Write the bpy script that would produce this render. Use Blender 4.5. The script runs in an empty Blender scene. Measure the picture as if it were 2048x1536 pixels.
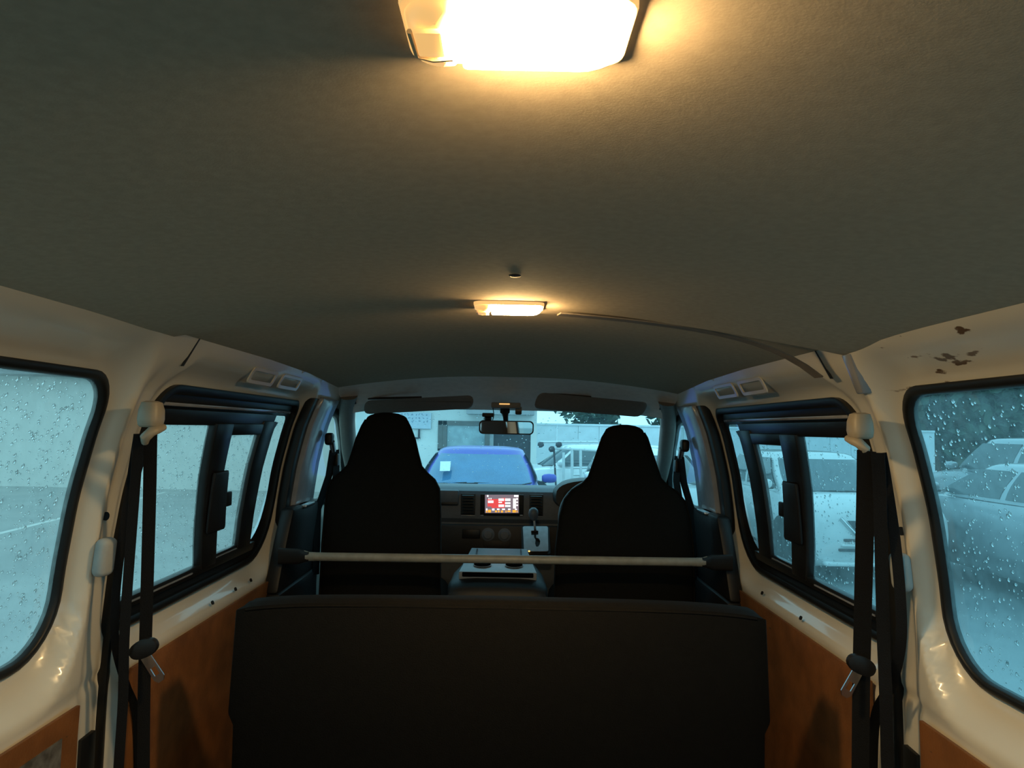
import bpy, bmesh, math, random
from mathutils import Vector, Matrix, geometry
R = math.radians
random.seed(7)
scene = bpy.context.scene
COL = scene.collection

# ------------------------------------------------------------------ camera, world, exposure
CX, EZ, FPX = 0.005, 1.10, 1420.0
YAW, PITCH, ROLL = R(-0.2), R(3.62), R(1.1)
cam_d = bpy.data.cameras.new('camera')
cam = bpy.data.objects.new('camera', cam_d)
COL.objects.link(cam)
cam.location = (CX, 0, EZ)
CAMR = Matrix.Rotation(YAW, 3, 'Z') @ Matrix.Rotation(math.pi/2 + PITCH, 3, 'X') @ Matrix.Rotation(ROLL, 3, 'Z')
cam.rotation_euler = CAMR.to_euler()
cam_d.sensor_width = 36.0
cam_d.lens = FPX/2048*36
cam_d.clip_start = 0.02
scene.camera = cam

world = bpy.data.worlds.new('overcast_sky')
scene.world = world
world.use_nodes = True
_n = world.node_tree.nodes; _l = world.node_tree.links
_bg = _n['Background']
_bg.inputs['Color'].default_value = (0.34, 0.76, 0.90, 1)
_bg.inputs['Strength'].default_value = 2.0
scene.view_settings.view_transform = 'Standard'
scene.view_settings.look = 'None'
scene.view_settings.exposure = 0.0
scene.view_settings.gamma = 1.0
scene.view_settings.use_curve_mapping = False
LAMP_STRENGTH = 290.0

def ray(px, py):
    return CAMR @ Vector(((px-1024)/FPX, -(py-768)/FPX, -1))
def atY(px, py, Y):
    d = ray(px, py); return Vector((CX, 0, EZ)) + d*(Y/d.y)
def atZ(px, py, Z):
    d = ray(px, py); return Vector((CX, 0, EZ)) + d*((Z-EZ)/d.z)

# ------------------------------------------------------------------ materials
def mat(name, color, rough=0.5, metal=0.0, noise=0.0, nscale=8.0, bump=0.0, bscale=60.0, coat=0.0, spec=0.5, emit=None, estr=0.0, color2=None):
    m = bpy.data.materials.new(name); m.use_nodes = True
    nt = m.node_tree; b = nt.nodes['Principled BSDF']
    b.inputs['Base Color'].default_value = (*color, 1)
    b.inputs['Roughness'].default_value = rough
    b.inputs['Metallic'].default_value = metal
    b.inputs['Specular IOR Level'].default_value = spec
    b.inputs['Coat Weight'].default_value = coat
    b.inputs['Coat Roughness'].default_value = 0.05
    tc = nt.nodes.new('ShaderNodeTexCoord')
    if noise > 0 or color2:
        t = nt.nodes.new('ShaderNodeTexNoise'); t.inputs['Scale'].default_value = nscale; t.inputs['Detail'].default_value = 5
        nt.links.new(tc.outputs['Object'], t.inputs['Vector'])
        r = nt.nodes.new('ShaderNodeValToRGB')
        c2 = color2 or tuple(c*(1-noise) for c in color)
        r.color_ramp.elements[0].position = 0.35; r.color_ramp.elements[1].position = 0.68
        r.color_ramp.elements[0].color = (*c2, 1); r.color_ramp.elements[1].color = (*color, 1)
        nt.links.new(t.outputs['Fac'], r.inputs['Fac']); nt.links.new(r.outputs['Color'], b.inputs['Base Color'])
    if bump > 0:
        t2 = nt.nodes.new('ShaderNodeTexNoise'); t2.inputs['Scale'].default_value = bscale; t2.inputs['Detail'].default_value = 4
        nt.links.new(tc.outputs['Object'], t2.inputs['Vector'])
        bp = nt.nodes.new('ShaderNodeBump'); bp.inputs['Strength'].default_value = bump; bp.inputs['Distance'].default_value = 0.004
        nt.links.new(t2.outputs['Fac'], bp.inputs['Height']); nt.links.new(bp.outputs['Normal'], b.inputs['Normal'])
    if emit:
        b.inputs['Emission Color'].default_value = (*emit, 1); b.inputs['Emission Strength'].default_value = estr
    return m

def glass_mat(name, tint, haze, hazecol):
    m = bpy.data.materials.new(name); m.use_nodes = True
    nt = m.node_tree; nt.nodes.clear()
    out = nt.nodes.new('ShaderNodeOutputMaterial')
    tr = nt.nodes.new('ShaderNodeBsdfTransparent'); tr.inputs['Color'].default_value = (*tint, 1)
    tl = nt.nodes.new('ShaderNodeBsdfTranslucent'); tl.inputs['Color'].default_value = (*hazecol, 1)
    gl = nt.nodes.new('ShaderNodeBsdfGlossy'); gl.inputs['Roughness'].default_value = 0.02
    mx = nt.nodes.new('ShaderNodeMixShader'); mx2 = nt.nodes.new('ShaderNodeMixShader')
    lw = nt.nodes.new('ShaderNodeLayerWeight'); lw.inputs['Blend'].default_value = 0.5
    pw = nt.nodes.new('ShaderNodeMath'); pw.operation = 'POWER'; pw.inputs[1].default_value = 4.0
    fr = nt.nodes.new('ShaderNodeMath'); fr.operation = 'MULTIPLY_ADD'; fr.inputs[1].default_value = 0.6; fr.inputs[2].default_value = 0.03
    nt.links.new(lw.outputs['Facing'], pw.inputs[0]); nt.links.new(pw.outputs[0], fr.inputs[0])
    tc = nt.nodes.new('ShaderNodeTexCoord')
    ns = nt.nodes.new('ShaderNodeTexNoise'); ns.inputs['Scale'].default_value = 45; ns.inputs['Detail'].default_value = 6
    mr = nt.nodes.new('ShaderNodeMapRange')
    mr.inputs['From Min'].default_value = 0.3; mr.inputs['From Max'].default_value = 0.75
    mr.inputs['To Min'].default_value = haze*0.75; mr.inputs['To Max'].default_value = min(1, haze*1.35)
    nt.links.new(tc.outputs['Object'], ns.inputs['Vector']); nt.links.new(ns.outputs['Fac'], mr.inputs['Value'])
    nt.links.new(mr.outputs['Result'], mx.inputs['Fac'])
    nt.links.new(tr.outputs[0], mx.inputs[1]); nt.links.new(tl.outputs[0], mx.inputs[2])
    nt.links.new(fr.outputs[0], mx2.inputs['Fac'])
    nt.links.new(mx.outputs[0], mx2.inputs[1]); nt.links.new(gl.outputs[0], mx2.inputs[2])
    nt.links.new(mx2.outputs[0], out.inputs['Surface'])
    return m

M = {}
M['paint'] = mat('cream_white_paint', (0.66, 0.62, 0.54), 0.28, noise=0.06, nscale=5, coat=0.35)
M['ceiling'] = mat('grey_headliner_fabric', (0.44, 0.365, 0.27), 0.95, noise=0.10, nscale=90, bump=0.06, bscale=420, spec=0.1)
M['strip'] = mat('brown_trim_strip', (0.17, 0.14, 0.11), 0.6, noise=0.2, nscale=30)
M['header'] = mat('grey_header_plastic', (0.72, 0.65, 0.60), 0.6, noise=0.1, nscale=40, bump=0.15, bscale=300)
M['visor'] = mat('grey_visor_vinyl', (0.17, 0.145, 0.12), 0.6, noise=0.12, nscale=60, bump=0.2, bscale=350)
M['hardboard'] = mat('brown_hardboard', (0.235, 0.088, 0.026), 0.6, noise=0.35, nscale=14, bump=0.2, bscale=160, spec=0.3)
M['floor'] = mat('grey_cargo_floor', (0.06, 0.058, 0.055), 0.8, noise=0.3, nscale=12)
M['rubber'] = mat('black_rubber', (0.008, 0.008, 0.008), 0.45, noise=0.2, nscale=30, spec=0.35)
M['blackplastic'] = mat('black_plastic', (0.010, 0.009, 0.009), 0.5, noise=0.2, nscale=25, bump=0.1, bscale=200, spec=0.35)
M['frame'] = mat('black_window_frame', (0.011, 0.010, 0.0095), 0.35, noise=0.2, nscale=25, spec=0.4)
M['webbing'] = mat('black_webbing', (0.007, 0.007, 0.008), 0.75, noise=0.25, nscale=300, bump=0.3, bscale=500, spec=0.2)
M['seat'] = mat('dark_seat_fabric', (0.0085, 0.0075, 0.006), 0.9, noise=0.25, nscale=120, bump=0.3, bscale=380, spec=0.12)
M['benchback'] = mat('dark_bench_vinyl', (0.0055, 0.0045, 0.0035), 0.8, noise=0.25, nscale=60, bump=0.25, bscale=300, spec=0.12)
M['void'] = mat('recess_shade_black', (0.004, 0.004, 0.004), 1.0, noise=0.2, nscale=30, spec=0.0)  # glossless black, shade of the cup recesses put into the colour
M['steel'] = mat('brushed_steel', (0.55, 0.55, 0.56), 0.28, metal=1.0, noise=0.15, nscale=40)
M['bar'] = mat('beige_painted_steel', (0.30, 0.275, 0.225), 0.45, noise=0.2, nscale=40)
M['ivory'] = mat('ivory_plastic', (0.34, 0.29, 0.22), 0.45, noise=0.08, nscale=25)
M['greybump'] = mat('pale_grey_rubber', (0.36, 0.37, 0.36), 0.6, noise=0.1, nscale=30)
M['pillar'] = mat('grey_pillar_paint', (0.30, 0.30, 0.32), 0.25, noise=0.15, nscale=20, coat=0.4)
M['dash'] = mat('grey_dash_plastic', (0.085, 0.105, 0.13), 0.5, noise=0.12, nscale=60, bump=0.2, bscale=320)
M['dashdark'] = mat('dark_dash_plastic', (0.016, 0.016, 0.017), 0.55, noise=0.15, nscale=50, bump=0.15, bscale=300)
M['console'] = mat('grey_console_plastic', (0.26, 0.28, 0.31), 0.4, noise=0.1, nscale=40)
M['silver'] = mat('silver_plate', (0.50, 0.53, 0.56), 0.35, metal=0.6, noise=0.15, nscale=45)
M['mirror'] = mat('mirror_glass', (0.75, 0.75, 0.75), 0.02, metal=1.0, noise=0.02, nscale=5)
M['label'] = mat('worn_grey_label', (0.16, 0.15, 0.14), 0.8, color2=(0.05, 0.045, 0.04), nscale=35)
M['rim'] = mat('amber_lamp_rim', (0.75, 0.55, 0.32), 0.4, noise=0.05, nscale=60)
M['amber_glow'] = mat('glowing_amber_plastic', (0.95, 0.62, 0.25), 0.3, noise=0.1, nscale=60, emit=(1.0, 0.55, 0.18), estr=0.8)  # emission stands in for lamp light showing through amber plastic
M['lens_lit'] = mat('lit_dome_lens', (0.95, 0.85, 0.6), 0.4, noise=0.05, nscale=60, emit=(1.0, 0.66, 0.28), estr=LAMP_STRENGTH)
M['amberdot'] = mat('amber_lamp', (0.9, 0.5, 0.1), 0.4, noise=0.05, nscale=60, emit=(1.0, 0.6, 0.15), estr=1.5)
M['scr_bg'] = mat('screen_dark', (0.02, 0.02, 0.02), 0.2, noise=0.1, nscale=40, emit=(0.28, 0.22, 0.26), estr=0.8)
M['scr_red'] = mat('screen_red', (0.05, 0.01, 0.01), 0.2, noise=0.1, nscale=40, emit=(0.85, 0.08, 0.08), estr=1.0)
M['scr_white'] = mat('screen_white', (0.1, 0.1, 0.1), 0.2, noise=0.1, nscale=40, emit=(1, 0.95, 0.95), estr=1.3)
M['scr_orange'] = mat('screen_orange', (0.1, 0.03, 0.01), 0.2, noise=0.1, nscale=40, emit=(1.0, 0.42, 0.04), estr=1.2)
M['glass_l'] = glass_mat('wet_glass_left', (0.68, 0.65, 0.62), 0.20, (0.72, 0.69, 0.63))
M['glass_r'] = glass_mat('wet_glass_right', (0.52, 0.65, 0.69), 0.15, (0.50, 0.67, 0.71))
M['glass_f'] = glass_mat('windshield_glass', (0.86, 0.96, 1.0), 0.035, (0.55, 0.85, 1.0))
# water droplets
_m = bpy.data.materials.new('rain_water'); _m.use_nodes = True
_b = _m.node_tree.nodes['Principled BSDF']
_b.inputs['Base Color'].default_value = (0.95, 1, 1, 1); _b.inputs['Roughness'].default_value = 0.03
_b.inputs['Transmission Weight'].default_value = 1.0; _b.inputs['IOR'].default_value = 1.33
M['water'] = _m
# exterior
M['ground'] = mat('wet_concrete', (0.34, 0.37, 0.37), 0.32, color2=(0.22, 0.25, 0.26), nscale=0.9, bump=0.2, bscale=30, spec=0.5)
M['line'] = mat('white_road_paint', (0.72, 0.75, 0.73), 0.5, noise=0.15, nscale=6)
M['render'] = mat('pale_render_wall', (0.84, 0.84, 0.80), 0.8, noise=0.1, nscale=2, bump=0.1, bscale=40)
M['eave'] = mat('grey_eave', (0.36, 0.37, 0.38), 0.6, noise=0.15, nscale=6)
M['doordark'] = mat('dark_door_panel', (0.045, 0.04, 0.05), 0.6, noise=0.2, nscale=5)
M['winframe'] = mat('bronze_window_frame', (0.16, 0.15, 0.14), 0.4, metal=0.5, noise=0.15, nscale=10)
M['winglass'] = mat('reflective_window', (0.34, 0.47, 0.51), 0.08, noise=0.3, nscale=6, spec=1.0)
M['sign'] = mat('pale_blue_sign', (0.60, 0.68, 0.76), 0.5, noise=0.08, nscale=10)
M['signink'] = mat('sign_lettering', (0.30, 0.40, 0.52), 0.5, noise=0.1, nscale=10)
M['fence'] = mat('pale_fence_panel', (0.78, 0.84, 0.88), 0.6, noise=0.1, nscale=5)
M['leaf'] = mat('dark_green_leaves', (0.055, 0.10, 0.06), 0.6, color2=(0.02, 0.045, 0.03), nscale=2.5)
M['bark'] = mat('brown_bark', (0.08, 0.06, 0.045), 0.9, noise=0.4, nscale=12, bump=0.5, bscale=40)
M['blue'] = mat('blue_car_paint', (0.05, 0.06, 0.40), 0.35, metal=0.2, noise=0.06, nscale=4, coat=0.3)
M['white'] = mat('white_car_paint', (0.80, 0.82, 0.82), 0.25, noise=0.05, nscale=4, coat=0.8)
M['silvercar'] = mat('silver_car_paint', (0.40, 0.43, 0.45), 0.3, metal=0.5, noise=0.06, nscale=4, coat=0.7)
M['carglass'] = mat('dark_car_glass', (0.05, 0.075, 0.085), 0.05, noise=0.2, nscale=3, spec=1.0)
M['screenglass'] = mat('pale_windshield_glass', (0.08, 0.12, 0.14), 0.06, noise=0.2, nscale=3, spec=0.8)
M['bluescreen'] = mat('blue_tinted_glass', (0.05, 0.17, 0.33), 0.08, noise=0.2, nscale=3, spec=0.7)
M['tyre'] = mat('tyre_rubber', (0.02, 0.02, 0.02), 0.8, noise=0.2, nscale=20)
M['chrome'] = mat('chrome_trim', (0.75, 0.77, 0.78), 0.12, metal=1.0, noise=0.05, nscale=20)
M['headlight'] = mat('headlight_lens', (0.45, 0.5, 0.52), 0.08, noise=0.3, nscale=25, spec=0.9)
M['rack'] = mat('white_rack_tube', (0.70, 0.74, 0.74), 0.4, noise=0.1, nscale=20)
M['sticker'] = mat('pale_sticker', (0.8, 0.86, 0.86), 0.5, noise=0.2, nscale=40)

# scuffed copy of the wall paint: brown scrapes with their own shape high on the right wall
def scuffed_paint():
    m = M['paint'].copy(); m.name = 'scuffed_cream_paint'
    nt = m.node_tree; b = nt.nodes['Principled BSDF']
    src = b.inputs['Base Color'].links[0].from_socket
    tc = [n for n in nt.nodes if n.type == 'TEX_COORD'][0]
    mp = nt.nodes.new('ShaderNodeMapping'); mp.inputs['Scale'].default_value = (4, 9, 34); mp.inputs['Rotation'].default_value = (R(14), 0, 0)
    ns = nt.nodes.new('ShaderNodeTexNoise'); ns.inputs['Scale'].default_value = 1.5; ns.inputs['Detail'].default_value = 6
    rp = nt.nodes.new('ShaderNodeValToRGB'); rp.color_ramp.elements[0].position = 0.63; rp.color_ramp.elements[1].position = 0.66
    sx = nt.nodes.new('ShaderNodeSeparateXYZ')
    mk = nt.nodes.new('ShaderNodeMapRange'); mk.inputs['From Min'].default_value = 1.17; mk.inputs['From Max'].default_value = 1.20
    mu = nt.nodes.new('ShaderNodeMath'); mu.operation = 'MULTIPLY'
    my = nt.nodes.new('ShaderNodeMapRange'); my.inputs['From Min'].default_value = 1.42; my.inputs['From Max'].default_value = 1.40
    mu2 = nt.nodes.new('ShaderNodeMath'); mu2.operation = 'MULTIPLY'
    mx = nt.nodes.new('ShaderNodeMix'); mx.data_type = 'RGBA'
    mx.inputs['B'].default_value = (0.12, 0.07, 0.04, 1)
    L = nt.links.new
    L(tc.outputs['Object'], mp.inputs['Vector']); L(mp.outputs['Vector'], ns.inputs['Vector']); L(ns.outputs['Fac'], rp.inputs['Fac'])
    L(tc.outputs['Object'], sx.inputs['Vector']); L(sx.outputs['Z'], mk.inputs['Value']); L(sx.outputs['Y'], my.inputs['Value'])
    L(rp.outputs['Color'], mu.inputs[0]); L(mk.outputs['Result'], mu.inputs[1]); L(mu.outputs[0], mu2.inputs[0]); L(my.outputs['Result'], mu2.inputs[1])
    L(mu2.outputs[0], mx.inputs['Factor']); L(src, mx.inputs['A']); L(mx.outputs['Result'], b.inputs['Base Color'])
    return m
M['paint_scuffed'] = scuffed_paint()

# ------------------------------------------------------------------ mesh helpers
def tag(o, label=None, cat=None, group=None, kind=None):
    if label: o['label'] = label
    if cat: o['category'] = cat
    if group: o['group'] = group
    if kind: o['kind'] = kind
    return o

def thing(name, label, cat, loc=(0, 0, 0), group=None):
    o = bpy.data.objects.new(name, None); COL.objects.link(o)
    o.location = loc; o.empty_display_size = 0.1
    return tag(o, label, cat, group)

def struct_root(name, loc=(0, 0, 0)):
    o = bpy.data.objects.new(name, None); COL.objects.link(o); o.location = loc
    return tag(o, kind='structure')

def world_off(p):
    v = Vector((0, 0, 0))
    while p is not None:
        v += p.location; p = p.parent
    return v

def superellipse(a, b, n, e=2.6):
    pts = []
    for i in range(n):
        t = 2*math.pi*i/n
        c, s = math.cos(t), math.sin(t)
        pts.append((a*math.copysign(abs(c)**(2/e), c), b*math.copysign(abs(s)**(2/e), s)))
    return pts

def rrect(x0, x1, y0, y1, r, n=6, radii=None):
    """rounded rectangle, counter-clockwise; radii = (bl, br, tr, tl)"""
    rs = radii or (r, r, r, r)
    out = []
    for (cx, cy, rr, a0) in ((x0+rs[0], y0+rs[0], rs[0], 180), (x1-rs[1], y0+rs[1], rs[1], 270), (x1-rs[2], y1-rs[2], rs[2], 0), (x0+rs[3], y1-rs[3], rs[3], 90)):
        for i in range(n+1):
            a = R(a0 + 90*i/n)
            out.append((cx+rr*math.cos(a), cy+rr*math.sin(a)))
    return out

class MB:
    def __init__(self): self.v = []; self.f = []
    def add(self, vs, fs):
        k = len(self.v); self.v += [Vector(v) for v in vs]; self.f += [tuple(i+k for i in f) for f in fs]
        return self
    def box(self, c, s, bev=0.0, rot=None, seg=2):
        bm = bmesh.new(); bmesh.ops.create_cube(bm, size=1)
        for v in bm.verts: v.co = Vector((v.co.x*s[0], v.co.y*s[1], v.co.z*s[2]))
        if bev > 0: bmesh.ops.bevel(bm, geom=list(bm.edges), offset=min(bev, min(s)*0.49), segments=seg, profile=0.5, affect='EDGES')
        for i, v in enumerate(bm.verts): v.index = i
        vs = [((rot @ v.co) if rot is not None else v.co) + Vector(c) for v in bm.verts]
        fs = [tuple(v.index for v in f.verts) for f in bm.faces]; bm.free()
        return self.add(vs, fs)
    def loft(self, rings, cap=True, closed=True):
        n = len(rings[0]); vs = [p for r in rings for p in r]; fs = []
        for i in range(len(rings)-1):
            for j in range(n if closed else n-1):
                a, b = i*n+j, i*n+(j+1) % n
                fs.append((a, b, b+n, a+n))
        if cap:
            fs.append(tuple(reversed(range(n)))); fs.append(tuple((len(rings)-1)*n+j for j in range(n)))
        return self.add(vs, fs)
    def tube(self, pts, r, n=10, closed=False, flat=None, up=None):
        """round tube; flat=(w, t) makes a strap; up = direction of the strap's thin axis"""
        pts = [Vector(p) for p in pts]; rings = []; m = len(pts)
        prev = None
        for i, p in enumerate(pts):
            if closed: t = pts[(i+1) % m]-pts[i-1]
            else: t = pts[min(i+1, m-1)]-pts[max(i-1, 0)]
            t.normalize()
            if up is not None: u = Vector(up[i] if isinstance(up, list) else up)
            elif prev is not None: u = prev
            else: u = Vector((0, 0, 1)) if abs(t.z) < 0.9 else Vector((1, 0, 0))
            u = (u - t*u.dot(t)).normalized(); w = t.cross(u); prev = u
            rr = r[i] if isinstance(r, (list, tuple)) else r
            if flat: sec = [(-flat[0]/2, -flat[1]/2), (flat[0]/2, -flat[1]/2), (flat[0]/2, flat[1]/2), (-flat[0]/2, flat[1]/2)]
            else: sec = [(rr*math.cos(2*math.pi*k/n), rr*math.sin(2*math.pi*k/n)) for k in range(n)]
            rings.append([p + w*a + u*b for a, b in sec])
        if closed: rings.append(rings[0]); return self.loft(rings, cap=False)
        return self.loft(rings)
    def lathe(self, prof, o, axis=(0, 0, 1), n=24):
        """prof: [(radius, along)]"""
        ax = Vector(axis).normalized(); a = Vector((1, 0, 0)) if abs(ax.x) < 0.9 else Vector((0, 1, 0))
        u = ax.cross(a).normalized(); w = ax.cross(u)
        rings = [[Vector(o)+ax*h+(u*math.cos(2*math.pi*k/n)+w*math.sin(2*math.pi*k/n))*max(r, 1e-5) for k in range(n)] for r, h in prof]
        return self.loft(rings)
    def prism(self, poly, fn, d0, d1):
        """poly 2D, fn(a, b, d) -> point"""
        n = len(poly)
        vs = [fn(a, b, d0) for a, b in poly]+[fn(a, b, d1) for a, b in poly]
        fs = [tuple(reversed(range(n))), tuple(range(n, 2*n))]+[(i, (i+1) % n, n+(i+1) % n, n+i) for i in range(n)]
        return self.add(vs, fs)
    def grid(self, fn, nu, nv):
        vs = [fn(i/nu, j/nv) for i in range(nu+1) for j in range(nv+1)]
        fs = [(i*(nv+1)+j, (i+1)*(nv+1)+j, (i+1)*(nv+1)+j+1, i*(nv+1)+j+1) for i in range(nu) for j in range(nv)]
        return self.add(vs, fs)
    def build(self, name, m, parent=None, smooth=35, local=False, recalc=True, bevel=0.0):
        off = Vector((0, 0, 0)) if (parent is None or local) else world_off(parent)
        me = bpy.data.meshes.new(name)
        me.from_pydata([v-off for v in self.v], [], self.f)
        if recalc or bevel:
            bm = bmesh.new(); bm.from_mesh(me)
            if bevel:
                bmesh.ops.bevel(bm, geom=[e for e in bm.edges if len(e.link_faces) == 2 and e.calc_face_angle(0) > 0.5], offset=bevel, segments=2, profile=0.5, affect='EDGES')
            if recalc: bmesh.ops.recalc_face_normals(bm, faces=list(bm.faces))
            bm.to_mesh(me); bm.free()
        me.materials.append(m)
        if smooth:
            for p in me.polygons: p.use_smooth = True
            if smooth < 180: me.set_sharp_from_angle(angle=R(smooth))
        o = bpy.data.objects.new(name, me); COL.objects.link(o)
        if parent is not None: o.parent = parent
        return o

def in_poly(p, poly):
    x, y = p; c = False; n = len(poly); j = n-1
    for i in range(n):
        xi, yi = poly[i]; xj, yj = poly[j]
        if (yi > y) != (yj > y) and x < (xj-xi)*(y-yi)/(yj-yi)+xi: c = not c
        j = i
    return c

def dist_poly(p, poly):
    best = 9e9; x, y = p; n = len(poly)
    for i in range(n):
        ax, ay = poly[i]; bx, by = poly[(i+1) % n]
        dx, dy = bx-ax, by-ay; L = dx*dx+dy*dy
        t = 0 if L == 0 else max(0, min(1, ((x-ax)*dx+(y-ay)*dy)/L))
        d = (x-ax-t*dx)**2+(y-ay-t*dy)**2
        if d < best: best = d
    return math.sqrt(best)

def densify(poly, step):
    out = []; n = len(poly)
    for i in range(n):
        a, b = poly[i], poly[(i+1) % n]
        k = max(1, int(math.dist(a, b)/step))
        for j in range(k): out.append((a[0]+(b[0]-a[0])*j/k, a[1]+(b[1]-a[1])*j/k))
    return out

def surf(outer, holes, fn, ys, zs, gap=0.006, step=0.02):
    """triangulated sheet with holes, lifted by fn(y, z)"""
    loops = [densify(outer, step)]+[densify(h, step) for h in holes]
    pts = []; edges = []
    for lp in loops:
        k = len(pts); pts += lp; edges += [(k+i, k+(i+1) % len(lp)) for i in range(len(lp))]
    boxes = [(min(p[0] for p in h)-0.02, max(p[0] for p in h)+0.02, min(p[1] for p in h)-0.02, max(p[1] for p in h)+0.02) for h in holes]
    for y in ys:
        for z in zs:
            if not in_poly((y, z), outer) or dist_poly((y, z), outer) < gap: continue
            bad = False
            for h, b in zip(holes, boxes):
                if b[0] < y < b[1] and b[2] < z < b[3] and (in_poly((y, z), h) or dist_poly((y, z), h) < gap): bad = True; break
            if not bad: pts.append((y, z))
    r = geometry.delaunay_2d_cdt([Vector(p) for p in pts], edges, [], 0, 1e-6)
    V, F = r[0], r[2]; fs = []
    for f in F:
        c = (sum(V[i].x for i in f)/3, sum(V[i].y for i in f)/3)
        if not in_poly(c, outer): continue
        if any(in_poly(c, h) for h in holes): continue
        fs.append(tuple(f))
    mb = MB(); mb.add([fn(v.x, v.y) for v in V], fs)
    return mb

def frange(a, b, s):
    n = max(1, int(round((b-a)/s))); return [a+(b-a)*i/n for i in range(n+1)]
def interp(x, xs, ys):
    if x <= xs[0]: return ys[0]
    for i in range(len(xs)-1):
        if x <= xs[i+1]: return ys[i]+(ys[i+1]-ys[i])*(x-xs[i])/(xs[i+1]-xs[i])
    return ys[-1]
def sstep(a, b, x):
    t = max(0, min(1, (x-a)/(b-a))); return t*t*(3-2*t)

# ------------------------------------------------------------------ van shell
ZS = [0, .3, .5, .65, .8, .95, 1.1, 1.2, 1.275, 1.36]
XS = [.815, .825, .825, .82, .81, .79, .755, .715, .675, .62]
def xw(z):
    # smooth-ish profile: average of three samples of the polyline
    return (interp(z-0.03, ZS, XS)+2*interp(z, ZS, XS)+interp(z+0.03, ZS, XS))/4

W3 = rrect(-0.42, 1.416, 0.650, 1.190, .09, 8, (.10, .12, .085, .10))
W2 = rrect(1.575, 2.60, 0.640, 1.180, .09, 8, (.06, .20, .05, .07))
W1 = [(2.985, .74), (3.70, .76), (3.66, .88), (3.52, 1.02), (3.36, 1.115), (3.27, 1.150), (3.22, 1.160), (3.02, 1.168), (2.995, 1.155), (2.985, 1.12)]

W3S = [(y*2.6, z) for y, z in densify(W3, .02)]
def woff(y, z):
    o = 0.0
    if y < 1.62 and 0.45 < z < 1.30:
        d = dist_poly((y*2.6, z), W3S)
        o = max(o, 0.062*(1-sstep(0.012, 0.088, d)))
    if y > 1.40 and y < 2.75 and 0.45 < z < 1.30:
        d = dist_poly((y, z), W2)
        o = max(o, 0.045*(1-sstep(0.022, 0.075, d)))
    if 2.85 < y < 3.8:
        d = dist_poly((y, z), W1)
        o = max(o, 0.04*(1-sstep(0.005, 0.05, d)))
    # C pillar: ridge, then a facet falling away forward
    r = interp(y, [1.28, 1.40, 1.437, 1.447, 1.487, 1.540, 1.562, 1.580], [0, .007, .012, .013, .031, .034, .040, 0.0])
    o = max(o, r*(1-sstep(1.16, 1.25, z)))
    # shallow ledge line above the rear quarter window
    if y < 1.34: o += 0.008*math.exp(-((z-1.225)/0.006)**2)
    # seam of the door at the rear edge and step below the windows
    o += 0.006*math.exp(-((z-0.555)/0.012)**2)
    return o

def wallpt(s, y, z, off=None):
    o = woff(y, z) if off is None else off
    return Vector((s*(xw(z)+o), y, z))

def wall(s, name, m):
    outer = [(-.60, 0), (3.90, 0), (3.90, .80), (3.62, 1.02), (3.30, 1.21), (2.98, 1.262), (2.2, 1.285), (-.60, 1.285)]
    ys = frange(-.55, .6, .08)+frange(.62, .9, .03)+frange(.91, 1.62, .0095)+frange(1.635, 2.72, .016)+frange(2.76, 3.85, .05)
    zs = frange(.04, .44, .08)+frange(.46, 1.28, .0125)
    o = surf(outer, [W3, W2, W1], lambda y, z: wallpt(s, y, z), ys, zs, gap=.006, step=.0125).build(name, m, smooth=180, recalc=False)
    tag(o, kind='structure')
    return o
wl = wall(-1, 'wall_left', M['paint'])
wr = wall(1, 'wall_right', M['paint_scuffed'])

def on_wall(px, py, off):
    d = ray(px, py); sg = 1 if d.x > 0 else -1; lo, hi = .05, 8.0
    for _ in range(50):
        m_ = (lo+hi)/2; p = Vector((CX, 0, EZ))+d*m_
        if sg*p.x > xw(p.z)+off: hi = m_
        else: lo = m_
    return Vector((CX, 0, EZ))+d*lo

def wallbox(s, y0, y1, z0, z1, oi, oo, mb=None, nz=None, ny=1):
    """solid slab that follows the wall's curve; y0, y1 may be (bottom, top); oi/oo = inner/outer offset"""
    mb = mb or MB()
    y0 = y0 if isinstance(y0, tuple) else (y0, y0); y1 = y1 if isinstance(y1, tuple) else (y1, y1)
    nz = nz or max(1, int((z1-z0)/.05))
    rings = []
    for i in range(nz+1):
        t = i/nz; z = z0+(z1-z0)*t; a = y0[0]+(y0[1]-y0[0])*t; b = y1[0]+(y1[1]-y1[0])*t
        rings.append([wallpt(s, a, z, oi), wallpt(s, b, z, oi), wallpt(s, b, z, oo), wallpt(s, a, z, oo)])
    return mb.loft(rings)

def band(s, loop, w, oi, oo, inward=True):
    """closed rubber band along a loop in the wall plane"""
    lp = densify(loop, .02); n = len(lp); rings = []
    for i, p in enumerate(lp):
        a, b = lp[i-1], lp[(i+1) % n]
        t = Vector((b[0]-a[0], b[1]-a[1])).normalized(); nn = Vector((-t.y, t.x))  # inward for ccw
        q0 = (p[0]-nn.x*w*0.35, p[1]-nn.y*w*0.35); q1 = (p[0]+nn.x*w*0.65, p[1]+nn.y*w*0.65)
        rings.append([wallpt(s, *q0, oo), wallpt(s, *q0, oi+.003), wallpt(s, *(q0[0]*.75+q1[0]*.25, q0[1]*.75+q1[1]*.25), oi),
                      wallpt(s, *(q0[0]*.25+q1[0]*.75, q0[1]*.25+q1[1]*.75), oi), wallpt(s, *q1, oi+.003), wallpt(s, *q1, oo)])
    rings.append(rings[0])
    return MB().loft(rings, cap=False)

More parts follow.
